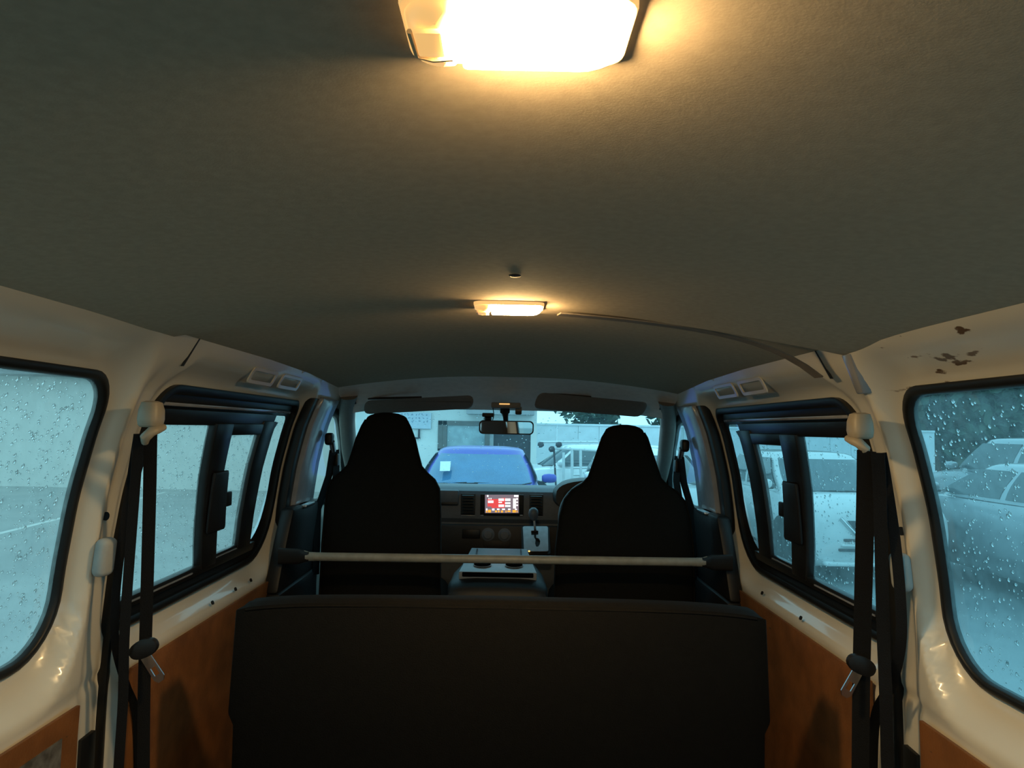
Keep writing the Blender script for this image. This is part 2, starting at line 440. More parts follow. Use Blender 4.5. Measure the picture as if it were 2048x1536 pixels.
def drops(s, poly, n, off, rmin, rmax, mb=None):
    """lens-shaped rain drops on the outer face of a pane"""
    mb = mb or MB()
    ys = [p[0] for p in poly]; zs = [p[1] for p in poly]; k = 0
    while k < n:
        y = random.uniform(min(ys), max(ys)); z = random.uniform(min(zs), max(zs))
        if not in_poly((y, z), poly) or y < 0.9 and s != 0 and random.random() < 0.75: continue
        r = rmin+(rmax-rmin)*random.random()**2.2
        e = random.uniform(.8, 1.7)
        def P(a, b, h): return wallpt(s, y+a, z+b, off+h)
        ring = [(r*.72*math.cos(2*math.pi*i/7), r*.72*e*math.sin(2*math.pi*i/7)) for i in range(7)]
        vs = [P(a, b, 0) for a, b in ring]+[P(a*.7, b*.7, r*.42) for a, b in ring]+[P(0, 0, r*.6)]
        fs = [(i, (i+1) % 7, 7+(i+1) % 7, 7+i) for i in range(7)]+[(7+i, 7+(i+1) % 7, 14) for i in range(7)]+[tuple(reversed(range(7)))]
        mb.add(vs, fs); k += 1
    return mb

def panes(s, gm):
    side = 'left' if s < 0 else 'right'
    # ---- rear quarter window
    w = struct_root('window_%d' % (1 if s < 0 else 2), (s*.85, 0.9, .65))
    surf(W3, [], lambda y, z: wallpt(s, y, z, .064), frange(-.3, 1.4, .12), frange(.68, 1.18, .05), step=.05).build('pane', gm, w, smooth=180, recalc=False)
    band(s, W3, .017, .050, .072).build('rubber_seal', M['rubber'], w, smooth=60)
    o = drops(s, rrect(.55, 1.385, .67, 1.17, .08), 2300 if s < 0 else 1300, .066, .0014, .0046).build('raindrops', M['water'], w, smooth=180); o['kind'] = 'stuff'
    # ---- sliding window in the side door
    w = struct_root('window_%d' % (3 if s < 0 else 4), (s*.83, 2.1, .64))
    ring_in = rrect(1.605, 2.57, .668, 1.150, .09, 8, (.05, .19, .035, .05))
    # flat frame ring between opening and panes
    surf(W2, [rrect(1.615, 2.545, .700, 1.130, .06, 8, (.03, .16, .03, .03))], lambda y, z: wallpt(s, y, z, .046), frange(1.6, 2.6, .03), frange(.65, 1.18, .03), step=.03).build('frame', M['frame'], w, smooth=180, recalc=False)
    band(s, W2, .022, .030, .055).build('rubber_seal', M['rubber'], w, smooth=60)
    wallbox(s, 1.60, 2.40, 1.094, 1.132, .034, .056).build('top_track', M['frame'], w, bevel=.003)
    wallbox(s, 1.60, 2.52, 1.138, 1.146, .030, .05).build('drip_rail', M['pillar'], w, bevel=.002)
    wallbox(s, 1.60, (2.42, 2.44), .678, .704, .030, .056).build('bottom_track', M['frame'], w, bevel=.003)
    wallbox(s, 1.64, 1.96, .690, .694, .0275, .031).build('track_rail', M['pillar'], w)
    wallbox(s, 2.06, 2.28, .7045, .7075, .0315, .036).build('track_rail', M['pillar'], w)
    # mullion with the catch
    wallbox(s, (2.015, 1.925), (2.115, 2.045), .690, 1.10, .026, .056).build('mullion', M['frame'], w, bevel=.006)
    c = MB(); wallbox(s, (2.003, 1.978), (2.128, 2.078), .79, .965, .014, .027, c); c.build('catch', M['blackplastic'], w, bevel=.009)
    c = MB(); wallbox(s, (2.11, 2.095), (2.150, 2.135), .855, .900, .016, .026, c); c.build('catch_lever', M['blackplastic'], w, bevel=.005)
    # slider frame
    wallbox(s, (2.285, 2.295), (2.395, 2.415), .695, 1.11, .030, .052).build('slider_stile', M['frame'], w, bevel=.004)
    wallbox(s, 2.04, 2.40, 1.066, 1.10, .030, .052).build('slider_rail', M['frame'], w, bevel=.003)
    wallbox(s, 2.08, 2.39, .700, .716, .034, .052).build('slider_rail', M['frame'], w, bevel=.003)
    wallbox(s, (2.395, 2.410), (2.415, 2.435), 1.085, 1.108, .030, .05).build('slider_hook', M['frame'], w, bevel=.003)
    for nm, poly, off, nd in (('pane', [(1.60, .69), (2.06, .69), (1.98, 1.11), (1.60, 1.11)], .050, 900), ('slider_pane', [(2.10, .705), (2.31, .705), (2.31, 1.075), (2.04, 1.075)], .042, 400),
                              ('front_pane', [(2.30, .69), (2.42, .70), (2.50, .76), (2.555, .87), (2.56, 1.14), (2.38, 1.14)], .050, 260)):
        surf(poly, [], lambda y, z: wallpt(s, y, z, off), frange(1.6, 2.6, .08), frange(.7, 1.14, .06), step=.08).build(nm, gm, w, smooth=180, recalc=False)
        o = drops(s, poly, nd if s < 0 else nd//2, off+.002, .0015, .0048).build('raindrops', M['water'], w, smooth=180); o['kind'] = 'stuff'
    # ---- front door window
    w = struct_root('window_%d' % (5 if s < 0 else 6), (s*.82, 3.3, .74))
    surf(W1, [], lambda y, z: wallpt(s, y, z, .042), frange(3.0, 3.7, .1), frange(.76, 1.15, .06), step=.05).build('pane', gm, w, smooth=180, recalc=False)
    band(s, W1, .030, .020, .055).build('rubber_seal', M['rubber'], w, smooth=60)
panes(-1, M['glass_l']); panes(1, M['glass_r'])

# hardboard lining panels, a child of each wall
def lining(s, w):
    for (a, b, z1) in ((-.5, 1.412, .552), (1.60, 2.50, .560)):
        m = MB(); wallbox(s, a, b, .06, z1, -.012, -.004, m, nz=8)
        m.build('lining_panel', M['hardboard'], w, bevel=.002)
    for y in (1.375, .9, 2.2):
        MB().lathe([(0, -.004), (.007, -.003), (.008, 0)], wallpt(s, y, .515, -.012), (-s, 0, 0), 12).build('panel_clip', M['dashdark'], w)
    # dark pocket near the pillar foot
    m = MB(); wallbox(s, 1.488, 1.540, .28, .452, .024, .05, m); m.build('belt_slot', M['rubber'], w, bevel=.002)
    # black disc painting a screw hole's shade, the pale buffer on the pillar
    MB().lathe([(0, -.002), (.0085, -.001), (.009, .004)], wallpt(s, 1.478, .905, .026), (-s, 0.25*-1, 0), 14).build('hole_shade', M['rubber'], w)
    b = wallpt(s, 1.462, .826, .004)
    m = MB(); m.box(b+Vector((s*-.004, -.004, 0)), (.030, .044, .078), .014, Matrix.Rotation(s*R(8), 3, 'Z')@Matrix.Rotation(s*R(-6), 3, 'Y'), 4); m.build('buffer', M['greybump'], w)
    # flange beside the door opening
    wallbox(s, (1.556, 1.568), (1.570, 1.584), .20, 1.12, .022, .05).build('weatherstrip', M['rubber'], w, bevel=.003)
    # black discs painting the shade in small ledge holes under the sliding window
    for y in (2.05, 2.22, 2.35) if s < 0 else (2.30, 2.0):
        MB().lathe([(0, -.001), (.0055, 0), (.006, .004)], wallpt(s, y, .592, .004 if s < 0 else .004), (-s, 0, .4), 10).build('hole_shade', M['rubber'], w)
    # slots in the roof rail
    for y in (2.02, 2.27):
        zz = 1.234
        def P(a, c, d): return wallpt(s, y+a, zz+c, d)
        rim = rrect(-.10, .10, -.022, .020, .012, 4); inn = rrect(-.088, .088, -.013, .012, .008, 4)
        k = len(rim); mb = MB()
        vs = [P(a, c, .002) for a, c in rim]+[P(a, c, -.0025) for a, c in rim]+[P(a, c, -.0025) for a, c in inn]+[P(a, c, .002) for a, c in inn]
        fs = []
        for q in range(3):
            for i in range(k): fs.append((q*k+i, q*k+(i+1) % k, (q+1)*k+(i+1) % k, (q+1)*k+i))
        mb.add(vs, fs); mb.build('grip_slot', M['paint'], w, smooth=40)
    # seam between the rear and front roof rail pressings
    wallbox(s, 1.533, 1.537, 1.222, 1.283, -.0015, .004).build('rail_seam', M['dashdark'], w)
lining(-1, wl); lining(1, wr)
# worn label on the left lining, grey patch on the right rail
lq = on_wall(122, 1477, -.012); lr = on_wall(40, 1500, -.012)
m = MB(); wallbox(-1, lr.y, lq.y, .36, lq.z, -.0145, -.012, m); m.build('worn_label', M['label'], wl)
m = MB(); wallbox(1, (1.425, 1.40), (1.452, 1.435), 1.185, 1.262, -.004, .02, m); m.build('grey_patch', M['pillar'], wr, bevel=.003)

# floor, rear door, ceiling
tag(MB().box((0, 1.65, -.02), (1.70, 4.5, .04)).build('floor', M['floor'], smooth=0), kind='structure')
def ceil_z(x, y):
    z = 1.337-.060*(abs(x)/.675)**2.1
    return z-interp(y, [2.0, 2.4, 2.86], [0, .008, .034])*(1-.25*abs(x)/.675)
def ceil_panel(y0, y1, dz, ny):
    mb = MB(); nx = 28; W = .690
    top = lambda u, v: Vector((-W+2*W*u, y0+(y1-y0)*v, ceil_z(-W+2*W*u, y0+(y1-y0)*v)+dz(-W+2*W*u, y0+(y1-y0)*v)))
    mb.grid(top, nx, ny); mb.grid(lambda u, v: top(u, v)+Vector((0, 0, .012)), nx, ny)
    k = (nx+1)*(ny+1)
    for i in range(nx):
        a, b = i*(ny+1), (i+1)*(ny+1); mb.f.append((a, b, b+k, a+k)); a += ny; b += ny; mb.f.append((a, b, b+k, a+k))
    return mb
ce = ceil_panel(-.60, 1.43, lambda x, y: -.004*sstep(1.1, 1.43, y)*(.4+.6*abs(x)/.69) - (.010*sstep(1.25, 1.43, y)*sstep(.2, .6, x)), 40).build('ceiling', M['ceiling'], smooth=40)
tag(ce, kind='structure')
ceil_panel(1.43, 2.86, lambda x, y: .004, 30).build('headliner_panel', M['ceiling'], ce, smooth=40)
for y0, y1 in ((-.60, 1.43), (1.43, 2.9)):   # sheet-metal roof over the lining
    pass
m = MB(); m.grid(lambda u, v: Vector((-.72+1.44*u, -.62+3.75*v, 1.40-.05*(2*u-1)**2-.03*sstep(.6, 1, v))), 12, 10); m.grid(lambda u, v: Vector((-.72+1.44*u, -.62+3.75*v, 1.41-.05*(2*u-1)**2-.03*sstep(.6, 1, v))), 12, 10)
m.build('roof_skin', M['paint'], ce, smooth=60)
MB().box((.505, 1.438, 1.299), (.030, .012, .005), .002).build('clip', M['ivory'], ce)
MB().lathe([(0, -.003), (.008, -.002), (.010, 0)], (0.01, 1.08, 1.336), (0, 0, 1), 16).build('button', M['dashdark'], ce)
# rear door with window, behind the camera
rear = surf([(-.83, 0), (.83, 0), (.83, .75), (.69, 1.40), (-.69, 1.40), (-.83, .75)], [rrect(-.54, .54, .66, 1.20, .08)], lambda x, z: Vector((x, -.60, z)), frange(-.8, .8, .2), frange(.1, 1.3, .2), step=.1).build('wall_rear', M['dashdark'], smooth=0, recalc=False)
tag(rear, kind='structure')
w7 = struct_root('window_7', (0, -.6, .66))
surf(rrect(-.54, .54, .66, 1.20, .08), [], lambda x, z: Vector((x, -.603, z)), frange(-.6, .6, .2), frange(.7, 1.2, .2), step=.1).build('pane', M['glass_l'], w7, smooth=0, recalc=False)

# ------------------------------------------------------------------ dome lamps
def dome_lamp(loc, label):
    t = thing('dome_lamp', label, 'lamp', loc, 'ceiling dome lamps')
    lx, ly, lz = loc
    def P(a, b, d): return Vector((lx+a, ly+b, lz+d))
    # base tray with painted glow; lip added to shield ceiling from lens sides
    rings = []
    for (sx, sy, d) in ((.0660, .0368, .014), (.0660, .0368, -.006), (.0650, .0360, -.0085)):
        rings.append([P(a*1.0, b, d) for a, b in [(x, y) for x, y in rrect(-sx, sx, -sy, sy, .014, 5)]])
    MB().loft(rings).build('base', M['amber_glow'], t)
    # lit lens, rounded and bulging down
    def lens(x0, x1, ry, name, m, r4):
        rr = []
        for k, (q, d) in enumerate(((0, .002), (0, -.008), (.003, -.014), (.009, -.0178), (.018, -.0195))):
            rr.append([P(a, b, d) for a, b in rrect(x0+q*(1 if r4[0] > .006 else .15), x1-q, -ry+q, ry-q, .01, 5, tuple(max(.003, v-q*.7) for v in r4))])
        return MB().loft(rr).build(name, m, t, smooth=50)
    lens(-.034, .063, .034, 'lit_lens', M['lens_lit'], (.005, .022, .022, .005))
    lens(-.064, -.0345, .032, 'switch_housing', M['amber_glow'], (.016, .005, .005, .016))  # amber glow put into the colour, no lamp inside
    MB().box(P(-.050, -.008, -.0200), (.016, .026, .004), .002).build('switch', M['amber_glow'], t)
    MB().tube([P(-.060, -.020+.006*0, -.0202), P(-.059, .006, -.0202), P(-.050, .010, -.0202), P(-.038, .008, -.0202)], .0016, 6).build('switch_groove', M['rim'], t)
    return t
dome_lamp((.006, .398, 1.3375), 'large lit dome lamp on the ceiling nearest the viewer')
dome_lamp((.001, 1.338, 1.3375), 'small lit dome lamp at the joint of the headliner panels')

# loose trim strip sagging from the headliner on the right
pts = []
for i in range(17):
    t = i/16
    x = .10+(.668-.10)*t; y = 1.395+.12*t
    z = 1.334-.056*(x/.675)**2.1-.004-.052*t**6
    pts.append((x, y, z))
ts = MB().tube(pts, 0, flat=(.028, .003), up=(0, 0, 1)).build('trim_strip', M['strip'], smooth=40)
tag(ts, 'loose brown trim strip sagging from the headliner on the right', 'trim')

# ------------------------------------------------------------------ B pillars and door gap
for s, i in ((-1, 1), (1, 2)):
    p = struct_root('trim_%d' % i, (s*.75, 2.75, 0))
    wallbox(s, 2.625, 2.685, .05, 1.20, -.004, .03).build('door_gap_rubber', M['rubber'], p, bevel=.004)
    wallbox(s, (2.69, 2.68), (2.945, 2.925), .70, 1.205, -.022, .04).build('pillar_cover', M['pillar'], p, bevel=.012)
    wallbox(s, 2.47, 2.95, .0, .52, -.060, .0).build('lower_cover', M['blackplastic'], p, bevel=.012)
    wallbox(s, (2.47, 2.58), 2.95, .52, .80, -.050, .0).build('upper_cover', M['blackplastic'], p, bevel=.012)
    MB().lathe([(0, .012), (.012, .010), (.014, 0)], wallpt(s, 2.53, .652, -.052), (-s, -.3, 0), 14).build('bolt', M['steel'], p)
    wallbox(s, 2.70, 2.82, .788, .800, -.060, -.02).build('latch_plate', M['steel'], p, bevel=.003)

# front seat belts on the B pillars
def front_belt(s, label):
    t = thing('front_seat_belt', label, 'seat belt', wallpt(s, 2.84, .75, -.05))
    top = wallpt(s, 2.90, 1.045, -.045)
    MB().box(top, (.032, .05, .05), .012, None, 3).build('anchor_cover', M['blackplastic'], t)
    MB().tube([top+Vector((-s*.01, 0, -.01)), top+Vector((-s*.012, .02, -.05))], .012, 10).build('guide_loop', M['steel'], t)
    a = [top+Vector((-s*.012, .015, -.045)), top+Vector((s*.002, .02, -.15)), wallpt(s, 2.91, .76, -.050), wallpt(s, 2.90, .50, -.065)]
    MB().tube(a, 0, flat=(.040, .0025), up=(s, .5, 0)).build('webbing', M['webbing'], t)
    b = [top+Vector((-s*.016, .045, -.045)), top+Vector((-s*.020, .05, -.15)), wallpt(s, 2.96, .76, -.085), wallpt(s, 2.93, .50, -.10)]
    MB().tube(b, 0, flat=(.040, .0025), up=(s, .5, 0)).build('webbing', M['webbing'], t)
    MB().box(top+Vector((-s*.022, .05, -.085)), (.014, .035, .05), .005).build('tongue_grip', M['blackplastic'], t)
front_belt(-1, 'black front seat belt on the left grey door pillar'); front_belt(1, 'black front seat belt on the right grey door pillar')

# ------------------------------------------------------------------ rear seat belts
def rear_belt(s, label):
    t = thing('rear_seat_belt', label, 'seat belt', wallpt(s, 1.44, .3, -.06), 'rear seat belts')
    D = (atY(292, 838, 1.415) if s < 0 else atY(1742, 862, 1.415))
    X = s*.705
    D = Vector((X, D.y, D.z))
    # moulded guide cover: rounded hood with a hooked lower lip
    rings = []
    for (dz, hy, hx, dy) in ((.036, .010, .010, 0), (.033, .019, .017, 0), (.018, .024, .021, 0), (0, .025, .022, -.001), (-.012, .023, .020, -.002), (-.016, .018, .016, -.002)):
        rings.append([D+Vector((a, b+dy, dz)) for a, b in superellipse(hx, hy, 20, 3)])
    MB().loft(rings).build('guide_cover', M['ivory'], t, smooth=50)
    lip = [D+Vector((-s*.016, .018, -.016)), D+Vector((-s*.017, -.002, -.020)), D+Vector((-s*.012, -.020, -.024)), D+Vector((-s*.002, -.024, -.036)), D+Vector((s*.004, -.012, -.046))]
    MB().tube(lip, [.007, .008, .010, .010, .007], 10).build('guide_lip', M['ivory'], t, smooth=60)
    up = Vector((s*.95, .30, 0))
    # hanging strand with the tongue
    def strand(pix, Y, w, name='webbing'):
        pts = [on_wall(px, py, Y) for (px, py) in pix]
        pts.append(Vector((pts[-1].x, pts[-1].y, .004)))   # down to the floor anchor
        # smooth the path
        out = []
        for i in range(len(pts)-1):
            for k in range(6):
                q = k/6; p0 = pts[max(i-1, 0)]; p1 = pts[i]; p2 = pts[i+1]; p3 = pts[min(i+2, len(pts)-1)]
                out.append(.5*((2*p1)+(p2-p0)*q+(2*p0-5*p1+4*p2-p3)*q*q+(3*p1-p0-3*p2+p3)*q**3))
        out.append(pts[-1])
        return MB().tube(out, 0, flat=(w, .0025), up=Vector((-s*.55, -.83, 0))).build(name, M['webbing'], t, smooth=40)
    if s < 0:
        strand([(301, 862), (299, 1000), (292, 1250), (288, 1400), (287, 1600), (289, 1750)], -.060, .0245)
        strand([(278, 868), (268, 1000), (250, 1250), (246, 1400), (237, 1540), (226, 1750)], -.045, .019)
        strand([(276, 870), (262, 960), (244, 1080), (231, 1200), (231, 1290), (252, 1370), (272, 1425), (278, 1540), (280, 1750)], -.022, .016)
        bk = on_wall(288, 1297, -.075); tl = on_wall(308, 1338, -.085); ang = Vector((.55, 0, -.8))
    else:
        strand([(1733, 902), (1731, 1000), (1725, 1250), (1722, 1400), (1720, 1600), (1716, 1750)], -.060, .034)
        strand([(1755, 906), (1760, 1000), (1766, 1250), (1772, 1400), (1776, 1540), (1790, 1750)], -.045, .024)
        strand([(1762, 906), (1772, 960), (1790, 1080), (1801, 1200), (1801, 1290), (1782, 1370), (1752, 1430), (1745, 1540), (1744, 1750)], -.022, .020)
        bk = on_wall(1722, 1330, -.075); tl = on_wall(1702, 1368, -.085); ang = Vector((-.5, 0, -.85))
    # oval plastic tongue grip with steel tongue
    rings = []
    for d, k in ((-.010, .6), (-.007, .95), (0, 1.0), (.007, .95), (.010, .6)):
        rings.append([bk+Vector((a*math.cos(R(-s*25))-b*math.sin(R(-s*25)), -d, a*math.sin(R(-s*25))+b*math.cos(R(-s*25)))) for a, b in superellipse(.031*k, .019*k, 20, 2.3)])
    MB().loft(rings).build('tongue_grip', M['blackplastic'], t, smooth=50)
    ang.normalize(); sd = Vector((-ang.z, 0, ang.x))
    poly = [(-.012, -.032), (.010, -.032), (.012, .022), (.006, .030), (-.006, .030), (-.012, .022)]
    hole = [(-.006, -.004), (.006, -.004), (.006, .014), (-.006, .014)]
    mb = MB()
    for (o_, h_) in ((-.0015, .0015),):
        f1 = geometry.delaunay_2d_cdt([Vector(p) for p in poly+hole], [(i, (i+1) % 6) for i in range(6)]+[(6+i, 6+(i+1) % 4) for i in range(4)], [], 0, 1e-6)
        fs = [tuple(f) for f in f1[2] if in_poly((sum(f1[0][i].x for i in f)/3, sum(f1[0][i].y for i in f)/3), poly) and not in_poly((sum(f1[0][i].x for i in f)/3, sum(f1[0][i].y for i in f)/3), hole)]
        mb.add([tl+sd*v.x+ang*v.y+Vector((0, -.0015, 0)) for v in f1[0]], fs)
        mb.add([tl+sd*v.x+ang*v.y+Vector((0, .0015, 0)) for v in f1[0]], fs)
        n = 10
        mb.f += [(i, (i+1) % 6, n+(i+1) % 6, n+i) for i in range(6)]+[(6+i, 6+(i+1) % 4, n+6+(i+1) % 4, n+6+i) for i in range(4)]
    mb.build('tongue', M['steel'], t, smooth=0)
rear_belt(-1, 'black seat belt hanging from the ivory guide on the left pillar'); rear_belt(1, 'black seat belt hanging from the ivory guide on the right pillar')

# ------------------------------------------------------------------ seats
def front_seat(cx, Y, prof, label):
    t = thing('bucket_seat', label, 'seat', (cx, Y, .12), 'front seats')
    rings = []
    for (z, hw, th, dy) in prof:
        rings.append([Vector((cx+a, Y+dy+.06+b, z)) for a, b in superellipse(hw, th, 36, 3.2)])
    # rounded closing at the top
    z, hw, th, dy = prof[-1]
    for k in (.93, .80, .55, .2):
        rings.append([Vector((cx+a, Y+dy+.06+b, z+.030*(1-k**2)**.5)) for a, b in superellipse(hw*k, th*k, 36, 3.0)])
    MB().loft(rings).build('backrest', M['seat'], t, smooth=60)
    hw = prof[1][1]
    MB().box((cx, Y+.32, .36), (hw*1.95, .52, .16), .06, None, 4).build('cushion', M['seat'], t, smooth=60)
    MB().box((cx, Y+.30, .20), (hw*1.7, .44, .18), .02).build('seat_base', M['blackplastic'], t)
    for sg in (-1, 1):
        MB().lathe([(.0, 0), (.03, .002), (.032, .02), (0, .022)], (cx+sg*(hw+.002), Y+.10, .40), (sg, 0, 0), 16).build('hinge_cover', M['blackplastic'], t)
    # welting on the outline of the backrest
    for sg in (-1, 1):
        pth = [Vector((cx+sg*(h*.985), Y+dy+.06-th*.45, z)) for (z, h, th, dy) in prof]
        MB().tube(pth, .004, 6).build('piping', M['seat'], t, smooth=60)
    return t
Lp = [(.36, .225, .055, 0), (.46, .228, .060, 0), (.64, .225, .065, 0), (.80, .220, .062, .005), (.865, .214, .060, .008), (.90, .195, .056, .010), (.925, .165, .052, .012), (.950, .142, .048, .014), (1.00, .127, .046, .016), (1.05, .114, .044, .018), (1.10, .094, .042, .018), (1.125, .080, .040, .018)]
Rp = [(.36, .255, .055, 0), (.46, .262, .060, 0), (.66, .258, .065, 0), (.78, .245, .062, .004), (.84, .228, .060, .007), (.875, .200, .056, .010), (.90, .160, .052, .012), (.925, .137, .048, .014), (.98, .118, .046, .016), (1.03, .101, .044, .018), (1.075, .086, .042, .018), (1.095, .074, .040, .018)]
front_seat(atY(762, 1000, 2.68).x, 2.68, Lp, 'taller black front passenger seat left of the centre console')
front_seat(atY(1254, 1000, 2.63).x, 2.63, Rp, 'black driver seat in front of the steering wheel')

# bench
t = thing('bench_seat', 'long low dark bench seat back across the cargo area', 'bench', (-.0, 1.66, 0))
rings = []
n = 40
for k, (q, d) in enumerate(((.030, -.045), (.008, -.040), (0, -.022), (0, .022), (.008, .040), (.030, .045))):
    ring = []
    for i in range(n+1):
        u = -1+2*i/n; ring.append((u*(.606-q), .708-.016*abs(u)**6-.004*abs(u)-q*.6))
    # round corners
    ring = [(x, min(z, .708-q*.6-max(0, abs(x)-.566)**2*22)) for x, z in ring]
    ring = ring+[(.614-q, .45), (.602-q, .425), (.600-q, .26+q), (-.600+q, .26+q), (-.602+q, .425), (-.614+q, .45)]
    rings.append([Vector((x-.003, 1.675+d+(.0), z)) for x, z in ring])
MB().loft(rings).build('backrest', M['benchback'], t, smooth=50)
MB().box((0, 1.93, .33), (1.17, .46, .14), .05, None, 4).build('cushion', M['seat'], t, smooth=60)
for x in (-.45, .45):
    MB().box((x, 1.92, .13), (.05, .38, .26), .008).build('leg', M['blackplastic'], t)
pts = [Vector((-.003+.596*u, 1.634, .694-.016*abs(u)**6)) for u in [-.97+1.94*i/30 for i in range(31)]]
MB().tube(pts, .0035, 6).build('piping', M['benchback'], t, smooth=60)

# partition bar behind the front seats
a = atY(612, 1113, 2.48); b = atY(1410, 1124.5, 2.48)
t = thing('partition_bar', 'horizontal beige steel bar behind the front seats', 'bar', (a+b)/2)
MB().tube([a+(b-a)*k/12 for k in range(13)], .0148, 16).build('tube', M['bar'], t, smooth=60)
for e, sg in ((a, -1), (b, 1)):
    rings = []
    for dx, hy, hz in ((-.012, .015, .015), (.012, .012, .022), (.022, .006, .026), (.095, .006, .028)):
        rings.append([e+Vector((sg*dx, p, q)) for p, q in superellipse(hy, hz, 16, 2.5)])
    MB().loft(rings).build('end_bracket', M['blackplastic'] if False else M['bar'] if False else M['blackplastic'], t, smooth=50)
    rings = [[e+Vector((sg*dx, p, q)) for p, q in superellipse(hy, hz, 16, 2.2)] for dx, hy, hz in ((-.030, .0152, .0152), (-.01, .0155, .0155), (.006, .012, .021))]
    MB().loft(rings).build('flattened_end', M['bar'], t, smooth=50)

# folded centre seat / console between the front seats
cc = (atY(995, 1170, 2.70)).x
t = thing('centre_console', 'folded grey centre console with cup holders between front seats', 'console', (cc, 2.75, .1))
MB().box((cc, 2.86, .27), (.36, .40, .34), .03, None, 3).build('base', M['seat'], t, smooth=50)
rings = []
for (y, hw, z0, z1) in ((2.655, .150, .44, .485), (2.67, .183, .42, .512), (2.72, .190, .42, .533), (2.84, .180, .42, .556), (2.98, .150, .43, .570), (3.06, .125, .44, .572)):
    cz, hz = (z0+z1)/2, (z1-z0)/2
    rings.append([Vector((cc+p, y, cz+q)) for p, q in superellipse(hw, hz, 32, 4)])
MB().loft(rings).build('folded_back', M['dashdark'], t, smooth=50)
def top_z(y): return interp(y, [2.70, 2.84, 3.08], [.553, .574, .594])
poly = [(-.148, 2.73), (.148, 2.73), (.118, 3.06), (-.118, 3.06)]
mb = MB().prism(poly, lambda x, y, d: Vector((cc+x, y, top_z(y)+d)), -.03, .0); mb.build('tray', M['console'], t, bevel=.004)
MB().box((cc, 2.729, top_z(2.73)-.010), (.27, .012, .016), .003).build('tray_lip', M['void'], t)
for sx in (-.062, .062):
    o = MB().lathe([(.030, .0005), (.034, .0022), (.036, .0005)], (cc+sx, 2.81, top_z(2.81)), (0, -.1, 1), 24); o.build('cup_rim', M['console'], t)
    MB().lathe([(.0, .0026), (.033, .0026), (.034, -.001)], (cc+sx, 2.81, top_z(2.81)), (0, -.1, 1), 24).build('cup_shade', M['void'], t)  # flat black disc painted for the shade inside the cup
MB().box((cc, 2.893, top_z(2.893)+.0), (.16, .008, .003), .001).build('tray_groove', M['rubber'], t)
for sx in (-.092, .092):
    MB().box((cc+sx, 2.97, top_z(2.97)+.001), (.006, .13, .004), .001, Matrix.Rotation(R(5), 3, 'X')).build('tray_rail', M['rubber'], t)

# ------------------------------------------------------------------ header, visors, mirror, windshield
hd = struct_root('trim_3', (0, 3.0, 1.2))
def hdr(u, v):
    x = -.70+1.40*u; k = (abs(x)/.70)
    y0, z0 = 2.845, ceil_z(x*.96, 2.85)+.004
    y1, z1 = 3.215-.10*k**2.5, 1.184-.012*k**2-.02*k**8
    y = y0+(y1-y0)*v; z = z0+(z1-z0)*v**1.25
    return Vector((x, y, z))
m = MB(); m.grid(hdr, 40, 12); m.build('header_lining', M['header'], hd, smooth=180, recalc=False)
m = MB(); m.grid(lambda u, v: hdr(u, v)+Vector((0, .02, .035)), 20, 4); m.build('header_skin', M['paint'], hd, smooth=180, recalc=False)
# A pillars
for s in (-1, 1):
    rings = []
    for (t_, x, y, z, w) in ((0, .665, 2.98, 1.225, .05), (.1, .70, 3.10, 1.19, .05), (.3, .735, 3.26, 1.115, .05), (.6, .775, 3.50, .98, .05), (1, .80, 3.78, .80, .05)):
        rings.append([Vector((s*(x+a*.9), y+b*1.1, z+b*.5)) for a, b in superellipse(w*.75, w*.75, 16, 2.6)])
    MB().loft(rings).build('pillar_cover', M['visor'], hd, smooth=60)
    MB().box(Vector((s*.655, 3.03, 1.205)), (.012, .035, .006), .002, Matrix.Rotation(R(-35), 3, 'X')).build('pillar_clip', M['dashdark'], hd)
def windshield(u, v):
    x0 = -.80+1.6*u; k = abs(2*u-1)
    bot = Vector((x0*.98, 3.86-.16*k**2.2, .80)); top = Vector((x0*.83, 3.215-.10*k**2.5, 1.186-.012*k**2))
    p = bot.lerp(top, v); p.z += .02*math.sin(math.pi*v); return p
w8 = struct_root('window_8', (0, 3.6, .8))
m = MB(); m.grid(windshield, 24, 10); m.build('pane', M['glass_f'], w8, smooth=180, recalc=False)
m = MB()
for k in range(420):
    u, v = random.uniform(.18, .82), random.uniform(.15, .97)
    p = windshield(u, v); r = .0012+.0028*random.random()**2.5
    n = Vector((0, .5, .85)).normalized(); a = Vector((1, 0, 0)); b = n.cross(a)
    ring = [(math.cos(2*math.pi*i/6), math.sin(2*math.pi*i/6)) for i in range(6)]
    m.add([p+n*.001+(a*c+b*d*1.3)*r for c, d in ring]+[p+n*(.001+r*.5)], [(i, (i+1) % 6, 6) for i in range(6)]+[tuple(reversed(range(6)))])
o = m.build('raindrops', M['water'], w8, smooth=180); o['kind'] = 'stuff'

